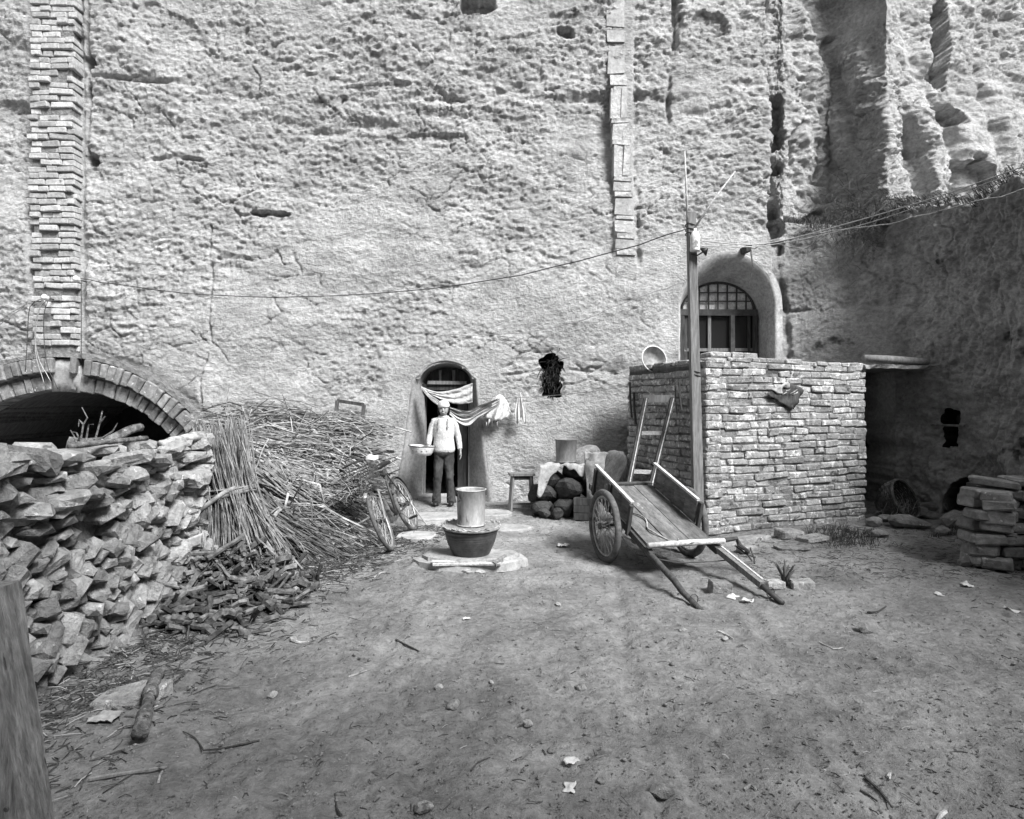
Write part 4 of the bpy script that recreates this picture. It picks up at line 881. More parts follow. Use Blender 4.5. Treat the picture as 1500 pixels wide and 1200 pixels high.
for i, (x, y, sx, sy) in enumerate(((684, 838, .2, .12), (703, 838, .16, .1), (658, 835, .14, .1), (640, 834, .16, .09), (755, 820, .14, .12))):
    p = on(x, y); o = link('paving_piece', rock_mesh(700 + i, M_SLABS, 2, .2)); o.matrix_world = TRS((p.x, p.y, gz(p.x, p.y) + .012), (0, 0, i), (sx, sy, .05)); tag(o, 'broken pale paving piece in front of the slab under the basin', 'paving stone', 'broken paving pieces by the basin')
# flagstones before the door
for i, (x, y, rx, ry, k) in enumerate(((640, 757, .42, .28, .08), (715, 755, .36, .26, .1), (745, 772, .30, .22, .07), (668, 770, .5, .2, .1), (610, 790, .25, .2, .15))):
    p = on(x, y); o = slab_poly('flagstone', blob(rx, ry, 10, k), -.05, .004 + .006 * (i % 3), M_SLABS, None, .004); o.location = (p.x, p.y, gz(p.x, p.y) + .012); tag(o, 'worn flagstone set in the earth between doorway and basin', 'flagstone', 'flagstones before the doorway')
# stool
st = empty('wooden_stool', (.14, 8.86, gz(.14, 8.86)), .08, 'plain wooden stool standing against the cliff wall', 'stool')
MB().box((0, 0, .53), (.37, .24, .035), jit=.004).build('seat', M_WOOD, st)
for sx in (-1, 1):
    for sy in (-1, 1): MB().beam((sx * .13, sy * .07, .515), (sx * .17, sy * .10, 0), .04, .035).build('leg', M_WOOD, st)
for sy in (-1, 1): MB().beam((-.16, sy * .095, .08), (.16, sy * .095, .08), .025, .035).build('stretcher', M_WOOD, st)
MB().box((0, 0, .48), (.28, .16, .05)).build('apron', M_DWOOD, st)
# ------------------------------------------------------------------ heap between stool and cart: stones, sheet, tin, sacks
DR = [rock_mesh(720 + i, M_DSTONE, 2, .25) for i in range(6)]
heap = [(.40, 8.45, .10, .34, .2), (.72, 8.35, .12, .36, .26), (1.02, 8.4, .12, .34, .26), (.48, 8.5, .30, .34, .24), (.80, 8.42, .36, .44, .28), (.58, 8.65, .48, .36, .24), (.88, 8.60, .57, .40, .24), (.36, 8.7, .26, .3, .3), (1.1, 8.6, .38, .34, .3), (.72, 8.75, .3, .6, .5), (.60, 8.22, .07, .2, .14), (.44, 8.28, .06, .2, .13)]
for i, (x, y, z, sx, sz) in enumerate(heap):
    o = link('dark_stone', DR[i % 6]); o.matrix_world = TRS((x, y, z), (random.gauss(0, .2), random.gauss(0, .2), random.uniform(0, 6)), (sx, sx * .9, sz * 1.15)); tag(o, 'dark lump of stone in the pile between stool and cart', 'stone', 'dark stone pile by the stool')
def f6(u, v):
    """lies over the top stones, hangs in a ragged edge, longest at the left"""
    hang = lerp(.40, .07, min(1, u * 3.2)) + .07 * math.sin(u * 9) + .05 * math.sin(u * 23); s = v * (.36 + hang); fl = min(s, .36); dn_ = max(0, s - .36)
    return V3(.38 + .64 * u - .10 * dn_ * (1 - u) + .03 * nz3((u * 5, v * 5, 3)), 8.74 - fl * 1.0 - .1 * dn_ + .025 * nz3((u * 7, v * 4, 6)), .71 - dn_ + .045 * nz3((u * 5, v * 5, 1)) - .05 * abs(u - .55))
o = sheet('plastic_sheet', f6, 26, 22, M_PALECAN, thick=.006); tag(o, 'pale crumpled sheet draped over the dark stones under the tin', 'sheet')
bucket('tin_pail', (.755, 8.58, .72), .135, .15, .31, M_RUST, 'stained old tin pail standing on the draped sheet', False)
def f7(u, v):
    a = [V3(.99, 8.45, .87), V3(1.12, 8.30, .88), V3(1.34, 8.30, .88)]; b = [V3(1.0, 8.16, .06), V3(1.16, 8.06, .03), V3(1.36, 8.08, .02)]
    p = lerp(curve3(a, u), curve3(b, u), v); p.y += .05 * nz3((u * 3, v * 5, 2)) + .03 * math.sin(v * 9 + u * 4) - .08 * math.sin(v * 3.14); p.z += .02 * nz3((u * 6, v * 3, 5)); return p
o = sheet('canvas_sheet', f7, 22, 30, M_PALECAN, thick=.006); tag(o, 'stiff pale canvas sheet hanging beside the cart', 'canvas')
def sackmesh(name, loc, sz, rot, m, label, seed):
    bm = bmesh.new(); bmesh.ops.create_icosphere(bm, subdivisions=4, radius=.5)
    for v in bm.verts:
        c = v.co; q = (abs(c.x * 2) ** 4 + abs(c.y * 2) ** 4 + abs(c.z * 2) ** 4) ** .25; v.co = c / max(q, .3) * .8
        v.co *= 1 + .10 * mnoise.noise(v.co * 3 + Vector((seed, 0, 0))) + .05 * mnoise.noise(Vector((v.co.x * 9, v.co.y * 9, v.co.z * 3)) + Vector((seed, 4, 0)))
    me = bpy.data.meshes.new(name); bm.to_mesh(me); bm.free(); me.shade_smooth(); o = link(name, me, m); o.matrix_world = TRS(loc, rot, sz); return tag(o, label, 'sack')
sackmesh('sack', (1.32, 8.25, .62), (.34, .36, .75), (.2, .42, .2), M_CANVAS, 'grey stuffed sack leaning behind the cart wheel', 3)
sackmesh('sack', (1.05, 8.72, .72), (.55, .3, .5), (.1, -.3, .3), M_CANVAS, 'grey folded sack lying against the cliff behind the tin pail', 8)
sackmesh('sack', (1.42, 8.7, .5), (.5, .35, .8), (0, .3, -.3), M_CANVAS, 'grey sack slumped against the side of the hut', 15)
bx_ = empty('wooden_box', (.98, 8.05, gz(.98, 8.05)), -.15, 'low dark wooden box in front of the hanging canvas', 'box')
for z in (.055, .155, .25): MB().box((0, -.02 + random.uniform(-.004, .004), z), (.34, .025, .092), jit=.003).build('board', M_DWOOD, bx_)
MB().box((0, .12, .14), (.33, .25, .26)).build('body', M_DWOOD, bx_)

# ------------------------------------------------------------------ handcart, shafts resting on the ground
CU, CV = Vector((.968, .25, 0)), Vector((-.25, .968, 0)); CO = Vector((1.36, 6.2, gz(1.36, 6.2)))
cart = empty('handcart', CO, math.atan2(.25, .968), 'two-wheeled wooden handcart tipped forward with its shafts on the ground', 'cart')
# local: x across, y rearwards, z up; bed plane z = zb(y)
def zb(y): return .50 + .297 * y
sl_ = math.atan(.297); RX = Euler((sl_, 0, 0))
nb = 6
for i in range(nb):
    x0 = -.33 + .66 * i / nb; wd = .66 / nb
    MB().box((x0 + wd / 2, -.07 + random.uniform(-.01, .01), zb(-.07) + random.uniform(-.003, .003)), (wd - .005, 1.27, .022), RX, .002).build('floor_board', M_CARTW, cart)
for s_ in (-1, 1):
    for k in range(4):
        y = -.255 + .205 * k
        MB().box((s_ * .345, y, zb(y) + .135), (.022, .203 / math.cos(sl_), .235), RX, .002).build('side_board', M_CARTW, cart)
    MB().box((s_ * .345, .05, zb(.05) + .263), (.034, .93, .022), RX, .002).build('side_rail', M_EDGEW, cart)
    for y in (-.37, .1, .48): MB().box((s_ * .366, y, zb(y) + .09), (.03, .045, .30), RX, .002).build('stake', M_DWOOD, cart)
    MB().beam((s_ * .33, .62, zb(.62) - .04), (s_ * .33, -.75, zb(-.75) - .04), .05, .06, (0, 1, 0)).build('sill_beam', M_DWOOD, cart)
MB().tube([(-.36, -.74, zb(-.74) + .045), (0, -.745, zb(-.74) + .05), (.40, -.735, zb(-.74) + .045)], [.026, .028, .024], 8).build('front_bar', M_EDGEW, cart, True)
MB().box((0, .62, zb(.62) - .02), (.74, .05, .06), RX).build('rear_bar', M_DWOOD, cart)
# shafts
MB().tube([(-.34, -.55, zb(-.55) - .05), (-.34, -.85, .215), (-.335, -1.15, .13), (-.35, -1.3, .085), (-.34, -1.57, .02)], [.026, .028, .027, .025, .02], 8).build('shaft', M_DWOOD, cart, True)
MB().beam((.34, -.55, zb(-.55) - .05), (.335, -1.36, .105), .05, .05, (0, 1, 0)).build('shaft', M_WOOD, cart)
MB().beam((.375, -.62, zb(-.62) - .04), (.362, -1.32, .12), .02, .05, (0, 1, 0)).build('shaft_plank', M_EDGEW, cart)
MB().tube([(.335, -1.28, .115), (.335, -1.60, .035)], .022, 8).build('shaft_grip', M_IRON, cart, True)
for x in (-.345, .335): MB().tube([(x + .035 * math.cos(a), -1.46 + .0 * a, .075 + .04 * math.sin(a)) for a in np.linspace(0, 6.3, 14)], .004, 5).build('rope_ring', M_IRON, cart)
MB().tube([(0 - .2 + .1 * t + .05 * math.sin(t * 9), -.1 - .66 * t, zb(-.1 - .66 * t) + .022 + .01 * math.sin(t * 14) + (.07 if t > .95 else 0)) for t in np.linspace(0, 1, 16)], .008, 6).build('rope', M_STALK, cart, True)
MB().tube([(-.36 + .76 * t, -.70 - .04 * math.sin(t * 3.1) + .03 * math.sin(t * 9), zb(-.70) + .03 - .015 * math.sin(t * 7)) for t in np.linspace(0, 1, 14)], .005, 5).build('rope', M_DWOOD, cart, True)
MB().tube([(-.42, -.25, .34), (-.38, -.55, .2), (-.1, -.8, .17), (.25, -.83, .17), (.42, -.84, .18)], .006, 5).build('brake_cable', M_IRON, cart, True)
MB().tube([(.40, -.74, zb(-.74) + .05), (.55, -.70, .33), (.55, -.74, .28), (.62, -.80, .22)], [.022, .02, .02, .015], 6).build('coupling', M_IRON, cart)
for (a, b) in (((.55, -.70, .34), (.62, -.83, .15)), ((.66, -.75, .25), (.64, -.84, .13)), ((.52, -.72, .27), (.68, -.8, .17))): MB().tube([a, ((a[0] + b[0]) / 2 + .02, (a[1] + b[1]) / 2, (a[2] + b[2]) / 2 - .03), b], .008, 5).build('strap', M_IRON, cart)
MB().tube([(-.5, 0, .36), (.5, 0, .36)], .02, 8).build('axle', M_IRON, cart)
MB().box((0, 0, .41), (.7, .08, .08)).build('axle_block', M_DWOOD, cart)
def wheel(parent, name, c, R, tr_, nsp, tilt=None, rimw=.02, m_t=M_TYRE, m_s=M_STEEL, hubl=.12):
    """tyre, rim, hub and crossed spokes; wheel plane = local YZ of mw"""
    mw = Matrix.Translation(Vector(c)) @ (tilt or Matrix.Identity(4))
    def circ(r, n=40): return [(0, r * math.cos(2 * math.pi * j / n), r * math.sin(2 * math.pi * j / n)) for j in range(n + 1)]
    ty = MB().tube(circ(R - tr_), tr_, 8).build(name, m_t, parent, True, mw); ty.name = name
    MB().tube(circ(R - 2 * tr_ - .004), rimw * .6, 6).build('rim', m_s, ty, True)
    MB().tube([(-hubl / 2, 0, 0), (-hubl / 2 + .02, 0, 0), (0, 0, 0), (hubl / 2 - .02, 0, 0), (hubl / 2, 0, 0)], [.03, .034, .024, .034, .03], 10).build('hub', M_IRON, ty)
    sp = MB()
    for i in range(nsp):
        a = 2 * math.pi * i / nsp; b = a + (.5 if i % 4 < 2 else -.5); s_ = 1 if i % 2 else -1; sp.tube([(s_ * (hubl / 2 - .02), .028 * math.cos(b), .028 * math.sin(b)), (0, (R - 2 * tr_) * math.cos(a), (R - 2 * tr_) * math.sin(a))], .0026 if R < .34 else .0036, 4, False)
    sp.build('spokes', m_s, ty); return ty
wheel(cart, 'wheel', (-.46, 0, .36), .362, .034, 36); wheel(cart, 'wheel', (.46, 0, .36), .362, .034, 36)

# ------------------------------------------------------------------ ladder leaning on the hut
lad = empty('wooden_ladder', (1.36, 7.05, 0), label='short wooden ladder frame leaning on the hut behind the cart', cat='ladder'); inv = Matrix.Translation(-lad.location)
b0, b1, t0, t1 = V3(1.20, 6.98, 0), V3(1.40, 6.88, 0), V3(1.66, 7.62, 1.6), V3(1.975, 7.55, 1.6)
dn = Vector((.6, -.75, .25)).normalized()
for a, b in ((b0, t0), (b1, t1)): MB().beam(a, b, .085, .055, (1, 0, 0)).build('rail', M_DWOOD, lad, mw=inv); MB().beam(a - dn * 0 + V3(0, -.04, 0), b + V3(0, -.04, 0), .034, .01, (1, 0, 0)).build('rail_edge', M_EDGEW, lad, mw=inv)
for t in (.12, .46, .74): MB().beam(lerp(b0, t0, t), lerp(b1, t1, t), .03, .045).build('rung', M_EDGEW, lad, mw=inv)
MB().beam(lerp(t0, t1, -.12), lerp(t0, t1, 1.1), .05, .09).build('top_board', M_WOOD, lad, mw=inv)

# ------------------------------------------------------------------ pole at the hut corner with bottle, lamp, wires
po = empty('utility_pole', (2.12, 6.98, 0), label='squared timber pole at the hut corner with sticks and a plastic bottle on top', cat='pole'); inv = Matrix.Translation(-po.location)
TP = at(1012, 312, 7.0)
mb = MB(); mb.loft([[Vector((lerp(2.13, TP.x, t) + sx * .052 * lerp(1.1, .82, t), 7.0 + sy * .05, lerp(-.1, TP.z, t))) for sx, sy in ((-1, -1), (1, -1), (1, 1), (-1, 1))] for t in np.linspace(0, 1, 10)]); mb.build('post', M_WOOD, po, mw=inv)
MB().tube([at(1007, 325, 6.95), at(1005, 270, 6.95), at(1003, 222, 6.95)], [.013, .011, .007], 6).build('stick', M_EDGEW, po, True, inv)
MB().tube([at(1017, 335, 6.95), at(1045, 293, 6.96), at(1077, 251, 6.97)], [.013, .011, .007], 6).build('stick', M_EDGEW, po, True, inv)
bc = at(1018, 369, 6.9); mb = MB(); mb.lathe([(.03, 0), (.052, .006), (.055, .02), (.053, .09), (.055, .15), (.05, .19), (.03, .225), (.016, .235), (.016, .262), (.004, .265)], bc, 20); mb.build('bottle', M_ENAMEL, po, True, inv)
for z in (.045, .06, .075, .09, .105, .12): MB().box(bc + V3(0, -.0545, z), (random.uniform(.02, .05), .003, .006)).build('bottle_print', M_RUST, po, mw=inv)
lc = at(1030, 369, 6.9); mb = MB(); mb.lathe([(.012, .06), (.018, .05), (.06, .0), (.058, -.004), (.012, .04)], (0, 0, 0), 16); o = mb.build('lamp_shade', M_BLACK, po, True, inv @ TRS(lc, (.3, .9, 0)))
MB().tube([at(1012, 372, 6.92), at(1022, 374, 6.9), lc], .008, 5).build('lamp_arm', M_IRON, po, mw=inv)
for z in (330, 337, 343, 545, 550): p = at(1012 + (z > 500) * 8, z, 7.0); MB().tube([p + V3(.062 * math.cos(a), .06 * math.sin(a), .01 * math.sin(2 * a)) for a in np.linspace(0, 6.28, 13)], .006, 4).build('wire_wrap', M_IRON, po, mw=inv)
def cable(pts, r, m, label, name='cable', n=24, wig=0.):
    mb = MB(); mb.tube([curve3(pts, t) + Vector((0, 0, wig * nz3((t * 17, 0, 0)))) for t in np.linspace(0, 1, n)], r, 5); return tag(mb.build(name, m, None, True), label, 'cable')
cable([at(1005, 336, 6.95), at(880, 374, 7.6), at(740, 407, 8.3), at(590, 427, 9.0), at(440, 435, 9.25), at(300, 432, 9.3), at(180, 418, 9.3), at(118, 408, 9.28)], .007, M_IRON, 'dark cable sagging across the cliff from the brick pilaster to the pole', wig=.02)
cable([at(655, 491, 9.45), at(760, 488, 9.4), at(850, 470, 9.4), at(910, 445, 9.4), at(1005, 412, 9.3)], .005, M_RUST, 'thin loose wire strung low across the cliff left of the arched window', wig=.03)
cable([at(1022, 352, 6.95), at(1120, 357, 7.2), at(1250, 325, 6.9), at(1380, 286, 6.4), at(1510, 240, 5.9)], .006, M_STEEL, 'upper pale cable of the two rising from the pole to the right', n=30)
cable([at(1022, 360, 6.95), at(1120, 360, 7.2), at(1250, 333, 6.9), at(1380, 291, 6.4), at(1510, 246, 5.9)], .005, M_STEEL, 'lower pale cable of the pair rising from the pole to the right', n=30)
cable([at(1094, 366, 9.45), at(1130, 356, 9.2), at(1210, 340, 8.6), at(1300, 328, 8.0), at(1400, 303, 7.4), at(1510, 276, 6.9)], .008, M_STALK, 'slack pale cord hanging below the two taut cables', n=34, wig=.04)
cable([at(1210, 339, 8.6), at(1195, 352, 8.7), at(1183, 363, 8.8), at(1170, 364, 8.9), at(1140, 358, 9.2)], .007, M_STALK, 'short kinked cord end dangling from the slack cord', n=14)
ins = empty('cable_bracket', at(1093, 366, 9.5), label='dark bracket with hanging wire ends above the arched window', cat='bracket'); MB().box((0, 0, 0), (.08, .2, .09), jit=.012).build('block', M_DWOOD, ins)
MB().tube([(0.02, -.1, -.02), (.05, -.12, -.25), (.02, -.12, -.45)], .006, 5).build('wire_end', M_IRON, ins); MB().tube([(0.04, -.1, -.02), (.06, -.12, -.3), (-.02, -.12, -.62)], .005, 5).build('wire_end', M_IRON, ins)
# insulators and tangled wires on the pilaster
for x, y, lab in ((112, 409, 'white porcelain knob fixed to the right edge of the brick pilaster'), (66, 436, 'white porcelain knob among tangled wires left on the pilaster')):
    t = empty('insulator', at(x, y, 9.32), label=lab, cat='insulator'); mb = MB(); mb.lathe([(.03, -.04), (.045, -.03), (.03, 0), (.045, .03), (.02, .045)], n=14); mb.build('knob', M_ENAMEL, t, True, Euler((1.3, 0, 0)).to_matrix().to_4x4()); MB().tube([(0, .25, 0), (0, -.03, 0)], .012, 6).build('pin', M_IRON, t)
for i, (pts, m) in enumerate(((((-20, 482), (30, 450), (62, 438)), M_STEEL), (((-20, 428), (30, 446), (64, 437)), M_STEEL), (((0, 475), (28, 455), (60, 442)), M_STEEL), (((62, 440), (44, 450), (40, 500), (37, 545)), M_IRON), (((66, 440), (52, 470), (55, 520), (75, 560)), M_STEEL), (((66, 440), (56, 460), (52, 515), (66, 565)), M_STEEL), (((70, 440), (64, 470), (68, 530), (85, 570)), M_IRON), (((119, 410), (119, 470), (119, 528)), M_IRON))):
    cable([at(x, y, 9.30 - .01 * i) for x, y in pts], .006, m, ['pale wire running off left from the pilaster knob', 'pale slack wire crossing above it to the left of the pilaster', 'lowest pale wire left of the pilaster', 'dark wire dropping from the knob to the arch crown', 'pale looping wire hanging over the arch crown', 'pale straight wire hanging beside the loop over the arch', 'dark wire hanging crookedly over the arch keystone', 'dark wire running straight down the right edge of the pilaster'][i], n=16, wig=.03)

# ------------------------------------------------------------------ things on and by the hut
bn = empty('washbasin', (1.93, 8.55, 2.13), label='upturned enamel washbasin propped on edge on the hut wall', cat='basin')
mb = MB(); mb.lathe([(.12, 0), (.14, .008), (.17, .07), (.185, .10), (.18, .102), (.16, .07), (.13, .015), (.01, .01)], n=30); mb.build('bowl', M_RUST, bn, True, Euler((1.35, .12, .25)).to_matrix().to_4x4())
mb = MB(); mb.tube([(.185 * math.cos(a), .185 * math.sin(a), .102) for a in np.linspace(0, 6.2832, 33)], .008, 6); mb.build('rim', M_ENAMEL, bn, True, Euler((1.35, .12, .25)).to_matrix().to_4x4())
hd = (H1 - H0).normalized(); hn = Vector((hd.y, -hd.x))
def on_hut(x, y):
    """point on the hut's front face under the photo pixel"""
    dx = (x - 750) / F; t = (dx * H0.y - H0.x) / (hd.x - dx * hd.y); p = H0 + hd * t; return Vector((p.x, p.y, CAMH - (y - 590) / F * p.y))
rag = empty('torn_sheet', on_hut(1147, 580) + V3(hn.x, hn.y, 0) * .02, label='torn dark tarred sheet nailed to the brick hut wall', cat='sheet'); invr = Matrix.Translation(-rag.location)
Q4 = [on_hut(1119, 577), on_hut(1152, 559), on_hut(1176, 572), on_hut(1158, 600)]
def f8(u, v):
    p = lerp(lerp(Q4[0], Q4[1], u), lerp(Q4[3], Q4[2], u), v); o_ = .035 + .03 * nz3((u * 4, v * 4, 1)) + .02 * math.sin(v * 8 + u * 3); return p + V3(hn.x, hn.y, 0) * o_ + V3(0, 0, .02 * nz3((u * 9, v * 9, 7)))
sheet('sheet', f8, 14, 12, M_DWOOD, rag, invr, .005)
def f9(u, v): p = f8(lerp(.25, .95, u), lerp(-.06, .22 + .1 * math.sin(u * 11), v)); return p + V3(hn.x, hn.y, 0) * .012
sheet('torn_edge', f9, 14, 5, M_PALECAN, rag, invr, .004)
for k in range(5):
    u0, v0 = random.uniform(.3, .7), random.uniform(.3, .7)
    def g8(u, v, u0=u0, v0=v0): return f8(u0 + u * .2, v0 + v * .03 + u * .05) + V3(hn.x, hn.y, 0) * .008
    sheet('tear', g8, 4, 3, M_PALECAN, rag, invr, .003)
nl_ = empty('hanging_tools', (1.85, 8.3, 1.75), label='wire hooks and dark tools hanging on the hut side wall', cat='tools'); invn = Matrix.Translation(-nl_.location)
for x, y0, y1, Y, w_ in ((930, 560, 612, 8.75, .016), (936, 575, 622, 8.7, .02), (998, 560, 610, 7.35, .008), (1004, 560, 600, 7.3, .012)): a = at(x, y0, Y) + V3(-.07, 0, 0); b = at(x + 3, y1, Y) + V3(-.07, 0, 0); MB().tube([a, lerp(a, b, .5) + V3(-.01, 0, 0), b], w_, 5).build('tool', M_IRON, nl_, mw=invn)

# ------------------------------------------------------------------ bicycle leaning on the stalk heap
by = empty('bicycle', (-1.22, 6.30, gz(-1.22, 6.3)), label='old bicycle with brush-filled front basket leaning on the stalk heap', cat='bicycle')
by.rotation_euler = (0, math.radians(-23), math.radians(-4))
# local: bike faces -Y, x across, z up
wheel(by, 'front_wheel', (0, 0, .33), .33, .022, 32, Euler((0, 0, .12)).to_matrix().to_4x4(), .02, M_TYRE, M_STEEL, .09)
wheel(by, 'rear_wheel', (0, 1.02, .33), .33, .022, 32, None, .02, M_TYRE, M_STEEL, .1)
hd0, hd1, bb, seat, rear = V3(0, .20, .62), V3(0, .26, .86), V3(0, .58, .29), V3(0, .74, .82), V3(0, 1.02, .33)
for a, b, r in ((hd0, hd1, .02), (hd1, V3(0, .71, .74), .016), (hd0, bb, .018), (bb, seat, .016)): MB().tube([a, b], r, 8).build('frame_tube', M_IRON, by, True)
for s_ in (-1, 1):
    MB().tube([bb + V3(s_ * .03, 0, 0), rear + V3(s_ * .055, 0, 0)], .010, 6).build('chain_stay', M_IRON, by); MB().tube([V3(s_ * .02, .72, .76), rear + V3(s_ * .055, 0, 0)], .009, 6).build('seat_stay', M_IRON, by)
    MB().tube([hd0 + V3(s_ * .03, 0, 0), V3(s_ * .05, .1, .5), V3(s_ * .052, 0, .33)], .011, 6).build('fork_blade', M_STEEL, by)
    MB().tube([bb + V3(s_ * .06, 0, 0), bb + V3(s_ * .08, s_ * .12, -s_ * .11)], .011, 6).build('crank', M_STEEL, by); MB().box(bb + V3(s_ * .13, s_ * .12, -s_ * .11), (.09, .06, .025)).build('pedal', M_BLACK, by)
MB().tube([(-.28, .30, .97), (-.26, .18, .98), (-.1, .20, 1.0), (0, .24, .98), (.1, .20, 1.0), (.26, .18, .98), (.28, .34, .95)], .012, 8).build('handlebar', M_IRON, by, True)
MB().tube([(0, .25, .84), (0, .24, .99)], .013, 8).build('stem', M_STEEL, by)
for s_ in (-1, 1): MB().tube([(s_ * .27, .24, .97), (s_ * .285, .40, .945)], .018, 8).build('grip', M_BLACK, by)
mb = MB(); mb.loft([[V3(w_ * math.cos(a), y, z + .03 * math.sin(a)) for a in np.linspace(0, 2 * math.pi, 10, endpoint=False)] for y, z, w_ in ((.58, .85, .02), (.68, .86, .05), (.80, .865, .10), (.87, .87, .09))]); mb.build('saddle', M_BLACK, by, True)
for nm, cy in (('front_fender', 0), ('rear_fender', 1.02)):
    mb = MB(); a0, a1 = (.25, 2.6) if cy else (.1, 2.2); mb.loft([[V3(x, cy + (.355 + d) * math.cos(a), .33 + (.355 + d) * math.sin(a)) for x, d in ((-.028, -.012), (0, .004), (.028, -.012))] for a in np.linspace(a0, a1, 20)], close=False); o = mb.build(nm, M_STEEL if not cy else M_IRON, by, True); md = o.modifiers.new('t', 'SOLIDIFY'); md.thickness = .003
MB().box((0, 1.02, .74), (.13, .34, .015)).build('rack', M_IRON, by); MB().tube([(.09, .95, .33), (.16, .98, .02)], .009, 6).build('kickstand', M_STEEL, by)
bk = MB()
for k in range(9):
    z = .66 + k * .032; hw = .12 + .004 * k; bk.tube([(x, -.02 + y, z) for x, y in ((-hw, -.12), (hw, -.12), (hw, .14), (-hw, .14), (-hw, -.12))], .004, 4)
for x in np.linspace(-.13, .13, 8): bk.tube([(x * .9, -.14, .65), (x, -.145, .93)], .004, 4)
for y in np.linspace(-.13, .12, 7):
    for s_ in (-1, 1): bk.tube([(s_ * .12, y, .65), (s_ * .15, y, .93)], .004, 4)
bk.build('basket', M_IRON, by)
br = empty('basket_brush', (-1.58, 6.22, .72), label='bunch of pale straw and brush stuffed in the bicycle basket', cat='brush'); mb = MB()
for i in range(150):
    a = Vector((random.gauss(0, .07), random.gauss(0, .07), random.uniform(-.12, .08))); d = Vector((random.gauss(0, 1), random.gauss(0, 1), random.uniform(.0, .9))).normalized(); L = random.uniform(.12, .3); mb.tube([a, a + d * L * .5, a + d * L + V3(0, 0, -.04)], [.005, .005, .002], 3)
tag(mb.build('straw', M_STALK2, br), None, None, None, 'stuff')
tag(mesh('paper_bag', *(lambda r: ([v.co * 1.0 for v in r.vertices], [tuple(p.vertices) for p in r.polygons]))(rock_mesh(41, M_PAPER, 2, .4)), M_PAPER), 'crumpled white bag tucked in the bicycle basket', 'bag').matrix_world = TRS((-1.44, 6.32, .97), (0, 0, 1), (.15, .12, .13))
from bisect import bisect_left
gxl, gyl = list(gx), list(gy)
def gz_fast(x, y): return float(GZ[min(bisect_left(gyl, y), len(gyl) - 1), min(bisect_left(gxl, x), len(gxl) - 1)])
# ------------------------------------------------------------------ stalk heap and tied bundles
def stalk(mb, a, d, L, r, bend=.08, n=3, seg=4):
    d = d.normalized(); s1 = Vector((random.gauss(0, 1), random.gauss(0, 1), random.gauss(0, 1))) * bend * L; s2 = Vector((random.gauss(0, 1), random.gauss(0, 1), random.gauss(0, 1))) * bend * L * .6
    mb.tube([a + d * L * t + s1 * math.sin(math.pi * t) + s2 * math.sin(2 * math.pi * t) for t in [i / seg for i in range(seg + 1)]], [r * lerp(1, .55, i / seg) for i in range(seg + 1)], n, False)
def bundle(name, a, b, ra, rb, rn, tneck, cnt, m, label, fan=0., parent_cat='stalk bundle', r=(.005, .009), sag=.05):
    """stalks from end a to end b, gathered at tneck"""
    a = Vector(a); b = Vector(b); ax = (b - a).normalized(); x = ax.cross(Vector((0, 0, 1))); x = x.normalized() if x.length > .05 else Vector((1, 0, 0)); y = x.cross(ax)
    t = empty(name, (lerp(a, b, .5).x, lerp(a, b, .5).y, min(a.z, b.z)), label=label, cat=parent_cat, group='tied bundles of dry stalks'); inv = Matrix.Translation(-t.location); mb = MB(); mb2 = MB()
    for i in range(cnt):
        an = random.uniform(0, 6.28); q = math.sqrt(random.random()); t0 = random.uniform(-.06, .06); t1 = 1 + random.uniform(-.12, .07); P = []
        an2 = an + random.gauss(0, .35); stray = random.random() < .14; q *= (1.5 if stray else 1); w1 = random.gauss(0, .07 if stray else .03); w2 = random.gauss(0, .05 if stray else .03); ph = random.uniform(0, 6)
        for k in range(6):
            s = lerp(t0, t1, k / 5); rad = (lerp(ra, rn, sstep(0, 1, np.array(s / tneck))) if s < tneck else lerp(rn, rb, sstep(0, 1, np.array((s - tneck) / (1 - tneck)))))
            aa = lerp(an, an2, k / 5); P.append(lerp(a, b, s) + (x * math.cos(aa) + y * math.sin(aa)) * float(rad) * q + Vector((w1 * math.sin(k * 1.7 + ph), w1 * math.cos(k * 2 + ph), w2 * math.sin(k * 1.3 + ph))) - Vector((0, 0, sag * math.sin(math.pi * min(max(s, 0), 1)))))
        rr = random.uniform(*r); (mb if random.random() < .7 else mb2).tube(P, [rr * lerp(1, .55, k / 5) for k in range(6)], 3, False)
    tag(mb.build('stalks', m, t, mw=inv), None, None, None, 'stuff'); tag(mb2.build('stalks', M_STALK2, t, mw=inv), None, None, None, 'stuff')
    c = lerp(a, b, tneck) - Vector((0, 0, sag * math.sin(math.pi * tneck))); bn_ = MB()
    for k in range(4): bn_.tube([c + ax * (.025 * (k - 1.5)) + (x * math.cos(q) + y * math.sin(q)) * (rn * 1.04) + ax * .02 * math.sin(q + k) for q in np.linspace(0, 6.2832, 17)], .010, 5)
    bn_.build('binding', M_STALK2, t, mw=inv); return t
sheaf = bundle('stalk_bundle', (-2.20, 5.16, -.02), (-2.50, 5.30, 1.32), .34, .20, .17, .60, 330, M_STALK2, 'upright flared sheaf of stalks tied at the waist at the end of the stone wall', r=(.005, .009), sag=0)
MB().tube([at(283, 757, 4.86), at(310, 735, 4.84), at(328, 722, 4.86), at(345, 714, 4.9)], [.022, .021, .019, .015], 7).build('tie_stick', M_STALK, sheaf, True, Matrix.Translation(-sheaf.location))
heap_t = empty('stalk_heap', (-2.6, 7.4, 0), label='big heap of dry stalks piled against the cliff behind the bicycle', cat='stalk heap'); inv = Matrix.Translation(-heap_t.location)
def heap_surf(u, t): xl = lerp(-2.25, -4.1, t); xr = lerp(-1.85, -1.85, min(1, t * 1.6)); return Vector((lerp(xl, xr, u), 6.0 + 2.35 * t, 1.38 * t ** .8 * lerp(1, .86, u)))
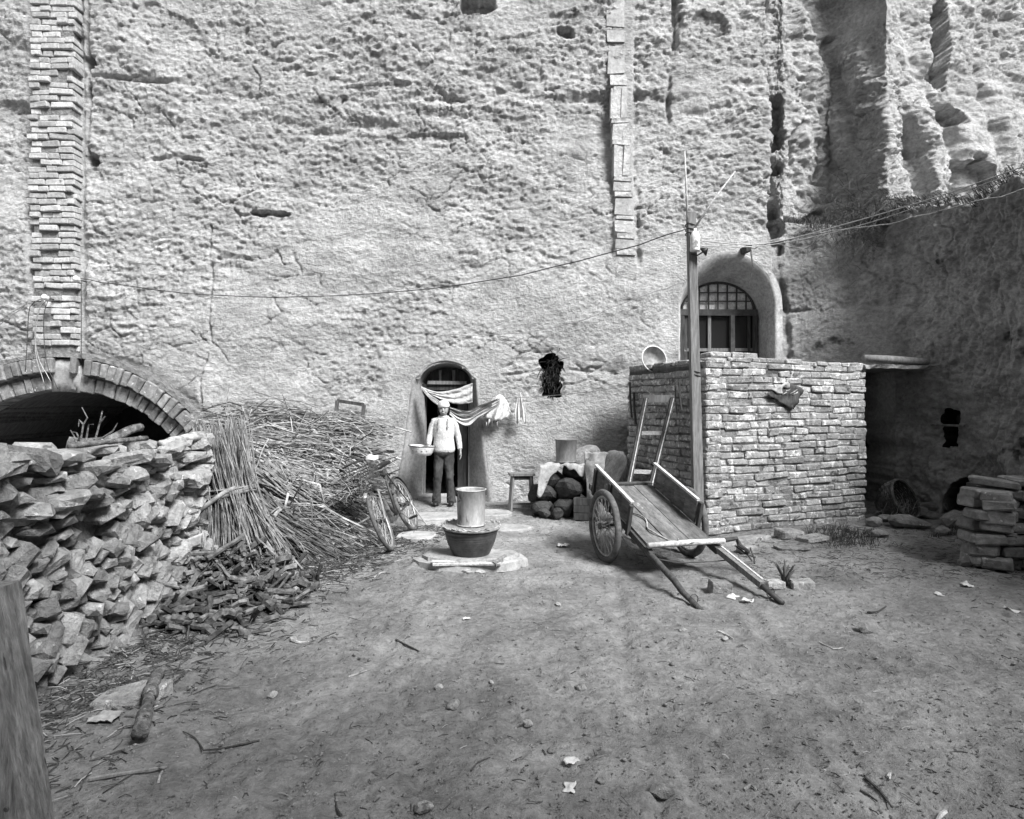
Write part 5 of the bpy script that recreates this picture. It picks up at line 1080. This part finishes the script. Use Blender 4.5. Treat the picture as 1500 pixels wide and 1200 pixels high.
core_ = MB(); core_.loft([[heap_surf(u, t) - V3(0, 0, .12) for u in (0, .25, .5, .75, 1)] + [V3(-1.5, 6.2 + 2.35 * t, -.1), V3(-3.8, 6.2 + 2.35 * t, -.1)] for t in np.linspace(.02, 1, 9)]); core_.build('core', M_DSTALK, heap_t, mw=inv)
m1, m2, m3 = MB(), MB(), MB()
for i in range(3000):
    t = random.random() ** 1.15; u = random.random(); p = heap_surf(u, t) + V3(0, 0, random.uniform(-.1, .05) + (.14 if random.random() < .3 else 0)); q = 1 - t
    d = Vector((1, random.gauss(-.25 * q, .22), random.gauss(-.06 - .28 * q, .16))) * random.choice((1, -1))
    if random.random() < .12: d = Vector((random.gauss(0, 1), random.gauss(-.3, .6), random.gauss(0, .8)))
    L = random.uniform(.35, 1.05) if random.random() < .6 else random.uniform(.1, .35)
    stalk((m1, m1, m2, m3)[random.randrange(4)], p - d.normalized() * L * .5, d, L, random.uniform(.005, .013), .08)
for mb, m in ((m1, M_STALK), (m2, M_STALK2), (m3, M_DSTALK)): tag(mb.build('stalks', m, heap_t, mw=inv), None, None, None, 'stuff')
bundle('stalk_bundle', at(362, 605, 8.5), at(548, 638, 8.2), .16, .17, .13, .62, 260, M_STALK, 'tied stalk bundle lying on top of the heap against the cliff', sag=-.03)
bundle('stalk_bundle', at(372, 655, 7.6), at(558, 668, 7.7), .15, .16, .14, .5, 220, M_STALK, 'level stalk bundle in the middle of the heap', sag=.0)
bundle('stalk_bundle', at(395, 700, 6.6), at(560, 735, 7.2), .17, .26, .15, .35, 190, M_STALK, 'stalk bundle sloping down towards the bicycle basket', sag=.0)
bundle('stalk_bundle', at(385, 690, 6.5), at(540, 790, 6.75), .16, .30, .12, .22, 170, M_STALK, 'stalk bundle fanning out steeply in front of the heap', sag=.0)
bundle('stalk_bundle', at(370, 740, 6.1), at(500, 825, 6.0), .16, .28, .13, .25, 130, M_STALK2, 'lowest stalk bundle spreading onto the ground by the sheaf', sag=.0)
# wooden frame leaning behind the heap, adobe block ends right of it
fr = empty('wooden_frame', at(513, 600, 9.45), label='small open wooden frame leaning on the cliff behind the stalks', cat='wooden frame'); invf = Matrix.Translation(-fr.location)
c4 = [at(492, 612, 9.42), at(494, 587, 9.5), at(533, 593, 9.5), at(531, 616, 9.42)]
for a, b in ((c4[0], c4[1]), (c4[1], c4[2]), (c4[2], c4[3]), (c4[3], c4[0])): MB().beam(a, b, .05, .05).build('bar', M_DWOOD, fr, mw=invf)
for i, (x, y, z) in enumerate(((573, 0, .06), (585, 0, .05), (574, 0, .17))):
    o = link('loose_brick', random.choice(CB)); p = at(x + 8, 0, 8.6); o.matrix_world = TRS((p.x, 8.55 + .06 * i, z), (0, 0, .3 * i), (.26, .16, .09)); tag(o, 'loose brick lying beside the left door jamb', 'brick', 'loose bricks by the door')

# ------------------------------------------------------------------ firewood pile at the foot of the stone wall
LM = []
for i in range(9):
    mb = MB(); r = random.uniform(.75, 1.2); P = [Vector((random.gauss(0, .03), random.gauss(0, .03), -.5 + k / 4)) for k in range(5)]
    mb.tube(P, [.10 * r * random.uniform(.8, 1.15) for _ in range(5)], 6); me = bpy.data.meshes.new('log'); me.from_pydata(mb.v, [], mb.f); me.materials.append(M_BARK); LM.append(me)
def wood_h(x, y): return .40 * math.exp(-(((x + 2.2) / .34) ** 2 + ((y - 4.85) / .55) ** 2))
for i in range(330):
    x = random.uniform(-2.5, -1.62); y = random.uniform(3.95, 5.25)
    hh = wood_h(x, y)
    if hh < .05 and random.random() < .75: continue
    L = random.uniform(.14, .36); th = random.uniform(.11, .26)
    o = link('firewood_stick', random.choice(LM)); o.matrix_world = TRS((x, y, gz(x, y) + .015 + hh * random.uniform(.55, 1)), (math.pi / 2 + random.gauss(0, .45), random.gauss(0, .4), random.uniform(0, 6.28)), (th, th, L)); tag(o, 'short dark stick in the firewood pile below the stone wall', 'firewood', 'firewood pile by the stone wall')
mb = MB(); ys = np.linspace(4.0, 5.3, 12); xs = np.linspace(-2.55, -1.6, 10); vs = [(x, y, gz(x, y) - .03 + .6 * wood_h(x, y)) for y in ys for x in xs]; mb.add(vs, [(j * 10 + i, j * 10 + i + 1, j * 10 + i + 11, j * 10 + i + 10) for j in range(11) for i in range(9)])
for i in range(350):
    x = random.gauss(-2.15, .3); y = random.gauss(4.75, .42); d = Vector((random.gauss(0, 1), random.gauss(0, 1), random.gauss(0, .5))).normalized(); L = random.uniform(.03, .14); p = V3(x, y, gz_fast(x, y) + .92 * wood_h(x, y) + .01)
    mb.tube([p - d * L * .5, p + d * L * .5], [random.uniform(.003, .010), random.uniform(.002, .007)], 4)
tag(mb.build('wood_chips', M_DSTALK, None, True), 'dark chips and bark under the firewood', None, None, 'stuff')
# branches lying on the wall top
for i, (pts, r, lab) in enumerate((((( 118, 650, 4.3), (160, 645, 4.5), (190, 630, 4.6), (206, 626, 4.7)), .035, 'thick pale branch stump lying on the stone wall top'), (((100, 655, 3.9), (150, 648, 4.1), (215, 642, 4.5)), .018, 'long thin branch along the stone wall top'), (((235, 652, 4.6), (270, 642, 4.8), (300, 638, 4.95)), .035, 'short thick log at the far end of the stone wall top'), (((10, 688, 3.3), (40, 678, 3.5), (70, 672, 3.7)), .03, 'grey branch lying near the broad cap stone of the wall'))):
    mb = MB(); mb.tube([curve3([at(*p) for p in pts], t) for t in np.linspace(0, 1, 9)], [r * random.uniform(.85, 1.15) for _ in range(9)], 8); tag(mb.build('branch', M_LOG if i != 2 else M_STALK, None, True), lab, 'branch')
tg = empty('dead_twigs', at(130, 648, 4.3), label='spray of bare dead twigs sticking up from the stone wall', cat='twigs'); invt = Matrix.Translation(-tg.location)
for pts in (((118, 648), (122, 622), (128, 612), (120, 597)), ((126, 645), (130, 622), (137, 622)), ((140, 642), (146, 620), (150, 602), (148, 612)), ((146, 620), (154, 610)), ((113, 650), (108, 638), (103, 630)), ((118, 648), (112, 634), (106, 633)), ((150, 642), (165, 632), (172, 620)), ((122, 622), (116, 615), (115, 625))):
    P = [at(x, y, 4.3) for x, y in pts]; MB().tube(P, [.008 * lerp(1, .4, k / (len(P) - 1)) for k in range(len(P))], 4).build('twig', M_LOG, tg, mw=invt)

# ------------------------------------------------------------------ foreground: post, slab, log
pt = empty('fence_post', at(48, 1200, 1.75), label='weathered cracked wooden post standing close by at the left edge', cat='post'); invp = Matrix.Translation(-pt.location)
mb = MB(); PB_, PT_ = V3(-1.37, 1.75, -.02), V3(-1.56, 1.84, 1.0)
R = []
for k in range(22):
    t = k / 21; c = lerp(PB_, PT_, t); wv = lerp(.070, .042, t); R.append([c + V3(sx * wv + .004 * nz3((sx * 3, sy * 3, t * 6)), sy * .06, (.006 * nz3((sx * 5, sy * 5, 9)) if k == 21 else 0)) for sx, sy in ((-1, -1), (-.5, -1.06), (-.14, -1.06), (-.1, -.92), (-.06, -1.06), (.4, -1.07), (1, -1), (1.03, 0), (1, 1), (-1, 1))])
mb.loft(R); mb.build('post', M_POSTW, pt, mw=invp)
MB().box((-1.53, 1.78, .12), (.14, .05, .22), jit=.01).build('rail_end', M_DWOOD, pt, mw=invp)
for dz, dx in ((.42, .03), (.37, -.02), (.12, .035), (.02, .0)): MB().tube([lerp(PB_, PT_, dz) + V3(dx, -.058, 0), lerp(PB_, PT_, dz) + V3(dx, -.0655, 0)], [.012, .006], 8).build('knot', M_DWOOD, pt, mw=invp)
p = on(190, 1025); o = slab_poly('flat_stone', [(-.13, -.11), (.02, -.12), (.15, -.02), (.17, .10), (.02, .09), (-.12, .03)], -.04, .035, M_STONE, None, .014); o.location = (p.x, p.y, gz(p.x, p.y)); tag(o, 'flat pale triangular stone lying beside the short log', 'stone')
p0, p1 = on(205, 1092), on(232, 1002)
mb = MB(); mb.tube([curve3([V3(p0.x, p0.y, .05), V3(lerp(p0.x, p1.x, .35) , lerp(p0.y, p1.y, .35), .07), V3(lerp(p0.x, p1.x, .7) - .01, lerp(p0.y, p1.y, .7), .06), V3(p1.x, p1.y, .06)], t) + V3(0, 0, gz(p0.x, p0.y)) for t in np.linspace(0, 1, 14)], [.033 * random.uniform(.7, 1.3) for _ in range(14)], 10); tag(mb.build('short_log', M_LOG, None, True), 'short gnarled log lying beside the flat pale stone', 'log')
p = on(155, 1055); 
def fp(u, v, p=p): return V3(p.x + (u - .5) * .12 + .02 * nz3((u * 3, v * 3, 1)), p.y + (v - .5) * .10, gz(p.x, p.y) + .015 + .03 * abs(nz3((u * 4, v * 4, 2))))
tag(sheet('paper_scrap', fp, 8, 8, M_PALECAN, thick=.003), 'pale curled scrap lying against the flat stone by the log', 'scrap')

# ------------------------------------------------------------------ wicker basket, rubble and plants on the right
wb = empty('wicker_basket', (5.05, 8.15, gz(5.05, 8.15) + .20), label='old round wicker basket lying on its side in the passage mouth', cat='basket'); wb.rotation_euler = (1.15, .15, .5)
mb = MB()
for k in range(14):
    t = k / 13; r = .12 + .15 * math.sin(min(1, t * 1.3) * 1.57); z = -.16 + .32 * t; mb.tube([(r * math.cos(a) + .006 * math.sin(a * 16 + k * math.pi), r * math.sin(a) + .006 * math.cos(a * 16 + k * math.pi), z) for a in np.linspace(0, 6.2832, 33)], .011, 4)
mb.build('weave', M_DSTALK, wb)
mb = MB()
for j in range(20): a = 2 * math.pi * j / 20; mb.tube([((.12 + .15 * math.sin(min(1, t * 1.3) * 1.57)) * math.cos(a), (.12 + .15 * math.sin(min(1, t * 1.3) * 1.57)) * math.sin(a), -.16 + .32 * t) for t in (0, .25, .5, .75, 1)], .009, 4)
mb.build('stakes', M_DSTALK, wb)
mb = MB(); mb.tube([(.27 * math.cos(a), .27 * math.sin(a), .17) for a in np.linspace(0, 6.2832, 33)], .02, 6); mb.build('rim', M_DSTALK, wb, True)
bt = MB()
for i in range(26): a = V3(random.uniform(4.75, 5.2), random.uniform(7.85, 8.1), .03 + random.random() * .12); stalk(bt, a, Vector((random.gauss(.3, .4), random.gauss(0, .4), random.gauss(.5, .3))), random.uniform(.15, .32), .007, .08)
tag(bt.build('twig_bunch', M_STALK2), 'small bunch of pale twigs lying against the wicker basket', 'twigs')
RR = [rock_mesh(760 + i, M_RSTONE, 2, .2) for i in range(6)]
rub = [(1283, 775, .22, .15, .12), (1290, 790, .2, .14, .09), (1335, 775, .48, .22, .17), (1360, 762, .40, .2, .12), (1345, 758, .34, .2, .12), (1318, 764, .25, .2, .1), (1400, 775, .34, .25, .22), (1418, 768, .30, .22, .2), (1385, 786, .2, .1, .12), (1300, 768, .2, .18, .1), (1430, 760, .3, .2, .18), (1372, 752, .4, .2, .16), (1420, 830, .16, .12, .1)]
for i, (x, y, a, b, c) in enumerate(rub):
    p = on(x, y); o = link('rubble_stone', RR[i % 6]); o.matrix_world = TRS((p.x, p.y + .05, gz(p.x, p.y) + c * .4), (random.gauss(0, .12), random.gauss(0, .12), random.gauss(0, .3)), (a * 1.1, b * 1.2, c * 1.15)); tag(o, 'flat stone in the rubble row between basket and burrow', 'stone', 'rubble row along the right wall')
BR = blocks(5, M_STONE, .006, .01, (.24, .12, .06), 800)
for i, (x, y, rz, sz, lab, grp) in enumerate(((1054, 866, .1, (.17, .11, .09), 'pale half brick lying between the cart shafts', None), (1085, 800, .3, (.26, .16, .07), 'loose brick at the foot of the hut behind the cart shaft', 'loose bricks at the hut foot'), (1110, 792, .35, (.26, .16, .06), 'loose brick at the foot of the hut behind the cart shaft', 'loose bricks at the hut foot'), (1065, 806, .25, (.22, .14, .08), 'loose brick at the foot of the hut behind the cart shaft', 'loose bricks at the hut foot'), (1095, 812, .2, (.2, .12, .07), 'loose brick at the foot of the hut behind the cart shaft', 'loose bricks at the hut foot'), (1155, 790, .3, (.28, .18, .09), 'thick flat stone at the middle of the hut foot', None), (1190, 795, .4, (.3, .2, .05), 'thin flat stone sunk beside the grass at the hut foot', None), (1160, 806, .1, (.34, .16, .03), 'sunken flat slab in front of the hut wall', None), (1175, 860, -.1, (.18, .12, .07), 'broken brick to the right of the spiky plant', None), (1133, 862, .2, (.16, .1, .07), 'broken brick to the left of the spiky plant', None))):
    p = on(x, y); o = link('loose_brick', BR[i % 5]); o.matrix_world = TRS((p.x, p.y, gz(p.x, p.y) + sz[2] * .42), (random.gauss(0, .04), random.gauss(0, .04), rz), sz); tag(o, lab, 'brick', grp)
pc_ = on(1150, 858); pl_ = empty('spiky_plant', (pc_.x, pc_.y, gz(pc_.x, pc_.y)), label='small dark spiky plant growing between two broken bricks', cat='plant')
for i in range(9):
    a = 2 * math.pi * i / 9 + random.uniform(-.2, .2); L = random.uniform(.12, .2); o_ = Vector((math.cos(a), math.sin(a), 0)); MB().tube([o_ * .015, o_ * .03 + V3(0, 0, L * .5), o_ * .065 + V3(0, 0, L * .85), o_ * .085 + V3(0, 0, L)], [.008, .011, .008, .002], 5).build('leaf', M_GRASS, pl_, True)
def tuft(mb, x, y, z, n, h, sp):
    for i in range(n):
        a = random.uniform(0, 6.28); d = Vector((math.cos(a), math.sin(a), 0)) * random.uniform(.1, 1) * sp; b = V3(x + random.gauss(0, sp * .6), y + random.gauss(0, sp * .6), z - .01); hh = h * random.uniform(.4, 1)
        mb.tube([b, b + d * .4 + V3(0, 0, hh * .7), b + d + V3(0, 0, hh * random.uniform(.6, 1))], [.003, .0025, .001], 3, False)
gr = MB()
for i in range(75): p = on(random.gauss(1242, 24), random.gauss(790, 7)); tuft(gr, p.x, p.y, gz(p.x, p.y), 9, random.uniform(.04, .15), .08)
for i in range(24): p = on(random.uniform(1370, 1425), random.uniform(776, 792)); tuft(gr, p.x, p.y, gz(p.x, p.y), 12, .10, .05)
tag(gr.build('grass', M_GRASS), 'low dark grass at the foot of the hut and rubble', None, None, 'stuff')
gl = MB(); lip = []
# grass hanging over the ledge of the right cliff
lj = np.argmin(np.abs(LT[..., 0] - .25), axis=0)
for i in range(1500):
    s = random.uniform(cs[4] + .1, cs[-2] + .9); k = int(np.searchsorted(sv, s)); k = min(k, len(sv) - 1); j = lj[k] + random.randint(-6, 10); j = min(max(j, 0), ny - 1); p = CP[j, k]
    d = nl[k]; b = V3(*p); L = random.uniform(.12, .38); o_ = V3(d[0], d[1], 0)
    gl.tube([b, b + o_ * L * .35 + V3(random.gauss(0, .05), 0, L * .35), b + o_ * L * .7 + V3(random.gauss(0, .1), 0, random.uniform(-.25, .25) * L * 2)], [.004, .0035, .0015], 3, False)
tag(gl.build('ledge_grass', M_GRASS), 'dry grass hanging from the ledge of the right cliff', None, None, 'stuff')
bush = empty('dry_bush', at(1262, 320, 9.2), label='tangled dark bush clinging to the right cliff above the hut', cat='bush'); mb = MB()
for i in range(650):
    d = Vector((random.gauss(0, 1), random.gauss(-.5, .5), random.gauss(.1, .8))).normalized(); b = Vector((random.gauss(0, .34), .1 + random.gauss(0, .06), random.gauss(0, .26))); L = random.uniform(.1, .34); mb.tube([b, b + d * L * .5, b + d * L + V3(random.gauss(0, .05), 0, -.1 * L - .03)], [.004, .003, .0015], 3, False)
tag(mb.build('twigs', M_GRASS, bush), None, None, None, 'stuff')

# ------------------------------------------------------------------ litter on the ground
def litter(name, cnt, region, m, label, L=(.03, .12), r=(.0015, .003), seg=2):
    mb = MB(); k = 0
    while k < cnt:
        x, y = region()
        if x is None: continue
        k += 1; a = random.uniform(0, 6.28); l_ = random.uniform(*L); d = Vector((math.cos(a), math.sin(a), random.gauss(0, .12))); z = gz_fast(x, y)
        p = Vector((x, y, z + .004)); mid = p + d * l_ * .5 + Vector((random.gauss(0, .1) * l_, random.gauss(0, .1) * l_, .004)); mb.tube([p, mid, p + d * l_], random.uniform(*r), 3, False)
    return tag(mb.build(name, m), label, None, None, 'stuff')
def r_left():
    y = random.uniform(2.1, 6.0); x = -2.45 + abs(random.gauss(0, .35)) - .1 * (y < 3) + .12 * max(0, y - 3.5); return (x, y)
def r_heap():
    y = random.uniform(5.0, 7.6); x = lerp(-2.0, -1.15, (y - 5) / 2.6) + random.gauss(0, .28); return (x, y)
def r_all():
    y = 2.2 + 7 * random.random() ** 1.4; return (random.uniform(-.85 * y, .85 * y) if y < 5 else random.uniform(-2, 5.2), y)
def r_right():
    p = on(random.uniform(1080, 1500), random.uniform(775, 850)); return (p.x, p.y)
litter('straw_litter', 2600, r_left, M_DSTALK, 'dark straw litter along the foot of the stone wall', (.03, .14), (.002, .004)); litter('straw_litter', 500, r_left, M_STRAW, 'pale straw scattered along the foot of the stone wall')
litter('straw_litter', 3000, r_heap, M_DSTALK, 'dark weeds and straw in front of the stalk heap', (.04, .16), (.002, .005)); litter('straw_litter', 900, r_heap, M_STRAW, 'pale straw scattered in front of the stalk heap', (.04, .14))
litter('straw_litter', 900, r_all, M_DSTALK, 'dark bits of straw over the whole yard', (.015, .06), (.0015, .003)); litter('straw_litter', 350, r_all, M_STRAW, 'pale bits of straw over the whole yard', (.015, .06), (.0012, .0025)); litter('straw_litter', 900, r_right, M_DSTALK, 'dark straw along the foot of the right wall', (.03, .12))
cl_ = MB()
for i in range(15000):
    x, y = r_all(); r = min(.022, abs(random.gauss(.0, .004)) + .0025); z = gz_fast(x, y); c = V3(x, y, z + r * .3)
    vs = [c + Vector(v) * r * random.uniform(.6, 1.3) for v in ((1, 0, 0), (-1, 0, 0), (0, 1, 0), (0, -1, 0), (0, 0, .8), (0, 0, -.8))]; cl_.add(vs, [(0, 2, 4), (2, 1, 4), (1, 3, 4), (3, 0, 4), (2, 0, 5), (1, 2, 5), (3, 1, 5), (0, 3, 5)])
tag(cl_.build('soil_crumbs', M_SOIL), 'crumbs of earth strewn over the yard', None, None, 'stuff')
PE = [rock_mesh(820 + i, M_STONE, 2, .25) for i in range(6)]
peb = [(643, 1011, .05), (665, 1036, .07), (773, 1058, .055), (852, 1002, .06), (808, 1095, .04), (588, 1112, .04), (968, 1154, .09), (882, 1142, .04), (707, 1026, .03), (908, 1052, .03), (720, 1004, .03), (975, 1027, .03), (1267, 927, .09), (620, 1190, .07), (400, 1013, .06), (1062, 945, .04), (985, 973, .04), (1000, 930, .05), (818, 884, .05), (430, 940, .06), (560, 1160, .025), (915, 1112, .025), (830, 940, .02)]
for i, (x, y, s) in enumerate(peb):
    p = on(x, y); o = link('small_stone', PE[i % 6]); o.matrix_world = TRS((p.x, p.y, gz(p.x, p.y) + s * .18), (random.gauss(0, .3), random.gauss(0, .3), random.uniform(0, 6)), (s * 1.2, s, s * .7)); tag(o, 'small loose stone lying on the open bare earth', 'stone', 'loose stones on the yard')
scr = [(836, 1111, .075), (834, 1150, .075), (683, 910, .06), (825, 798, .16), (1073, 875, .12), (1095, 880, .1), (1417, 860, .12), (1480, 895, .12), (1375, 873, .08)]
for i, (x, y, s) in enumerate(scr):
    p = on(x, y); z = gz(p.x, p.y); rz = random.uniform(0, 6)
    def fs(u, v, p=p, s=s, z=z, rz=rz, i=i):
        a, b = (u - .5) * s * .9, (v - .5) * s * .7 * (.5 + .5 * abs(math.sin(u * 4 + i))); return V3(p.x + a * math.cos(rz) - b * math.sin(rz), p.y + a * math.sin(rz) + b * math.cos(rz), z + .012 + .25 * s * max(0, nz3((u * 2.5, v * 2.5, i))))
    tag(sheet('paper_scrap', fs, 8, 7, M_PAPER, thick=.002), 'small crumpled white scrap lying on the open bare earth', 'scrap', 'white scraps on the yard')
pf = at(283, 797, 4.75)
tag(sheet('paper_scrap', lambda u, v: pf + V3((u - .5) * .11 + .03 * v, -.03 * v, (v - .5) * .10 + .04 * u), 6, 6, M_PAPER, thick=.003), 'bent white card stuck in the top of the firewood pile', 'scrap')
twg = [((130, 1140), (190, 1132), (245, 1122), .008, M_WOOD), ((380, 1083), (330, 1098), (298, 1097), .005, M_DWOOD), ((298, 1097), (285, 1080), (268, 1070), .004, M_DWOOD), ((1268, 1133), (1290, 1155), (1307, 1176), .006, M_DWOOD), ((1385, 1185), (1376, 1195), (1370, 1210), .008, M_EDGEW), ((1090, 1155), (1100, 1148), (1108, 1155), .006, M_STALK), ((1052, 930), (1068, 935), (1075, 945), .008, M_STALK), ((1300, 1140), (1304, 1134), (1303, 1144), .006, M_EDGEW), ((545, 850), (557, 845), (567, 842), .006, M_STALK), ((690, 1130), (700, 1118), (718, 1110), .004, M_DWOOD), ((580, 940), (600, 950), (614, 958), .006, M_DWOOD), ((425, 941), (440, 940), (452, 941), .008, M_EDGEW), ((500, 1200), (494, 1190), (490, 1165), .005, M_DWOOD), ((232, 1148), (234, 1135), (238, 1127), .006, M_STALK), ((1200, 945), (1220, 952), (1235, 950), .005, M_STALK), ((510, 996), (525, 990), (541, 982), .005, M_STALK), ((1270, 897), (1285, 898), (1298, 890), .008, M_DWOOD), ((1260, 1155), (1272, 1158), (1285, 1165), .005, M_DWOOD)]
for i, (a, b, c, r, m) in enumerate(twg):
    P = [on(*q) for q in (a, b, c)]; P = [V3(q.x, q.y, gz(q.x, q.y) + r + .002) for q in P]; tag(MB().tube([curve3(P, t) for t in (0, .25, .5, .75, 1)], [r, r, r * .9, r * .8, r * .6], 5).build('twig', m), ('thin dark twig' if m is M_DWOOD else 'thin pale twig') + ' lying flat on the bare earth', 'twig', 'dark twigs on the yard' if m is M_DWOOD else 'pale twigs on the yard')
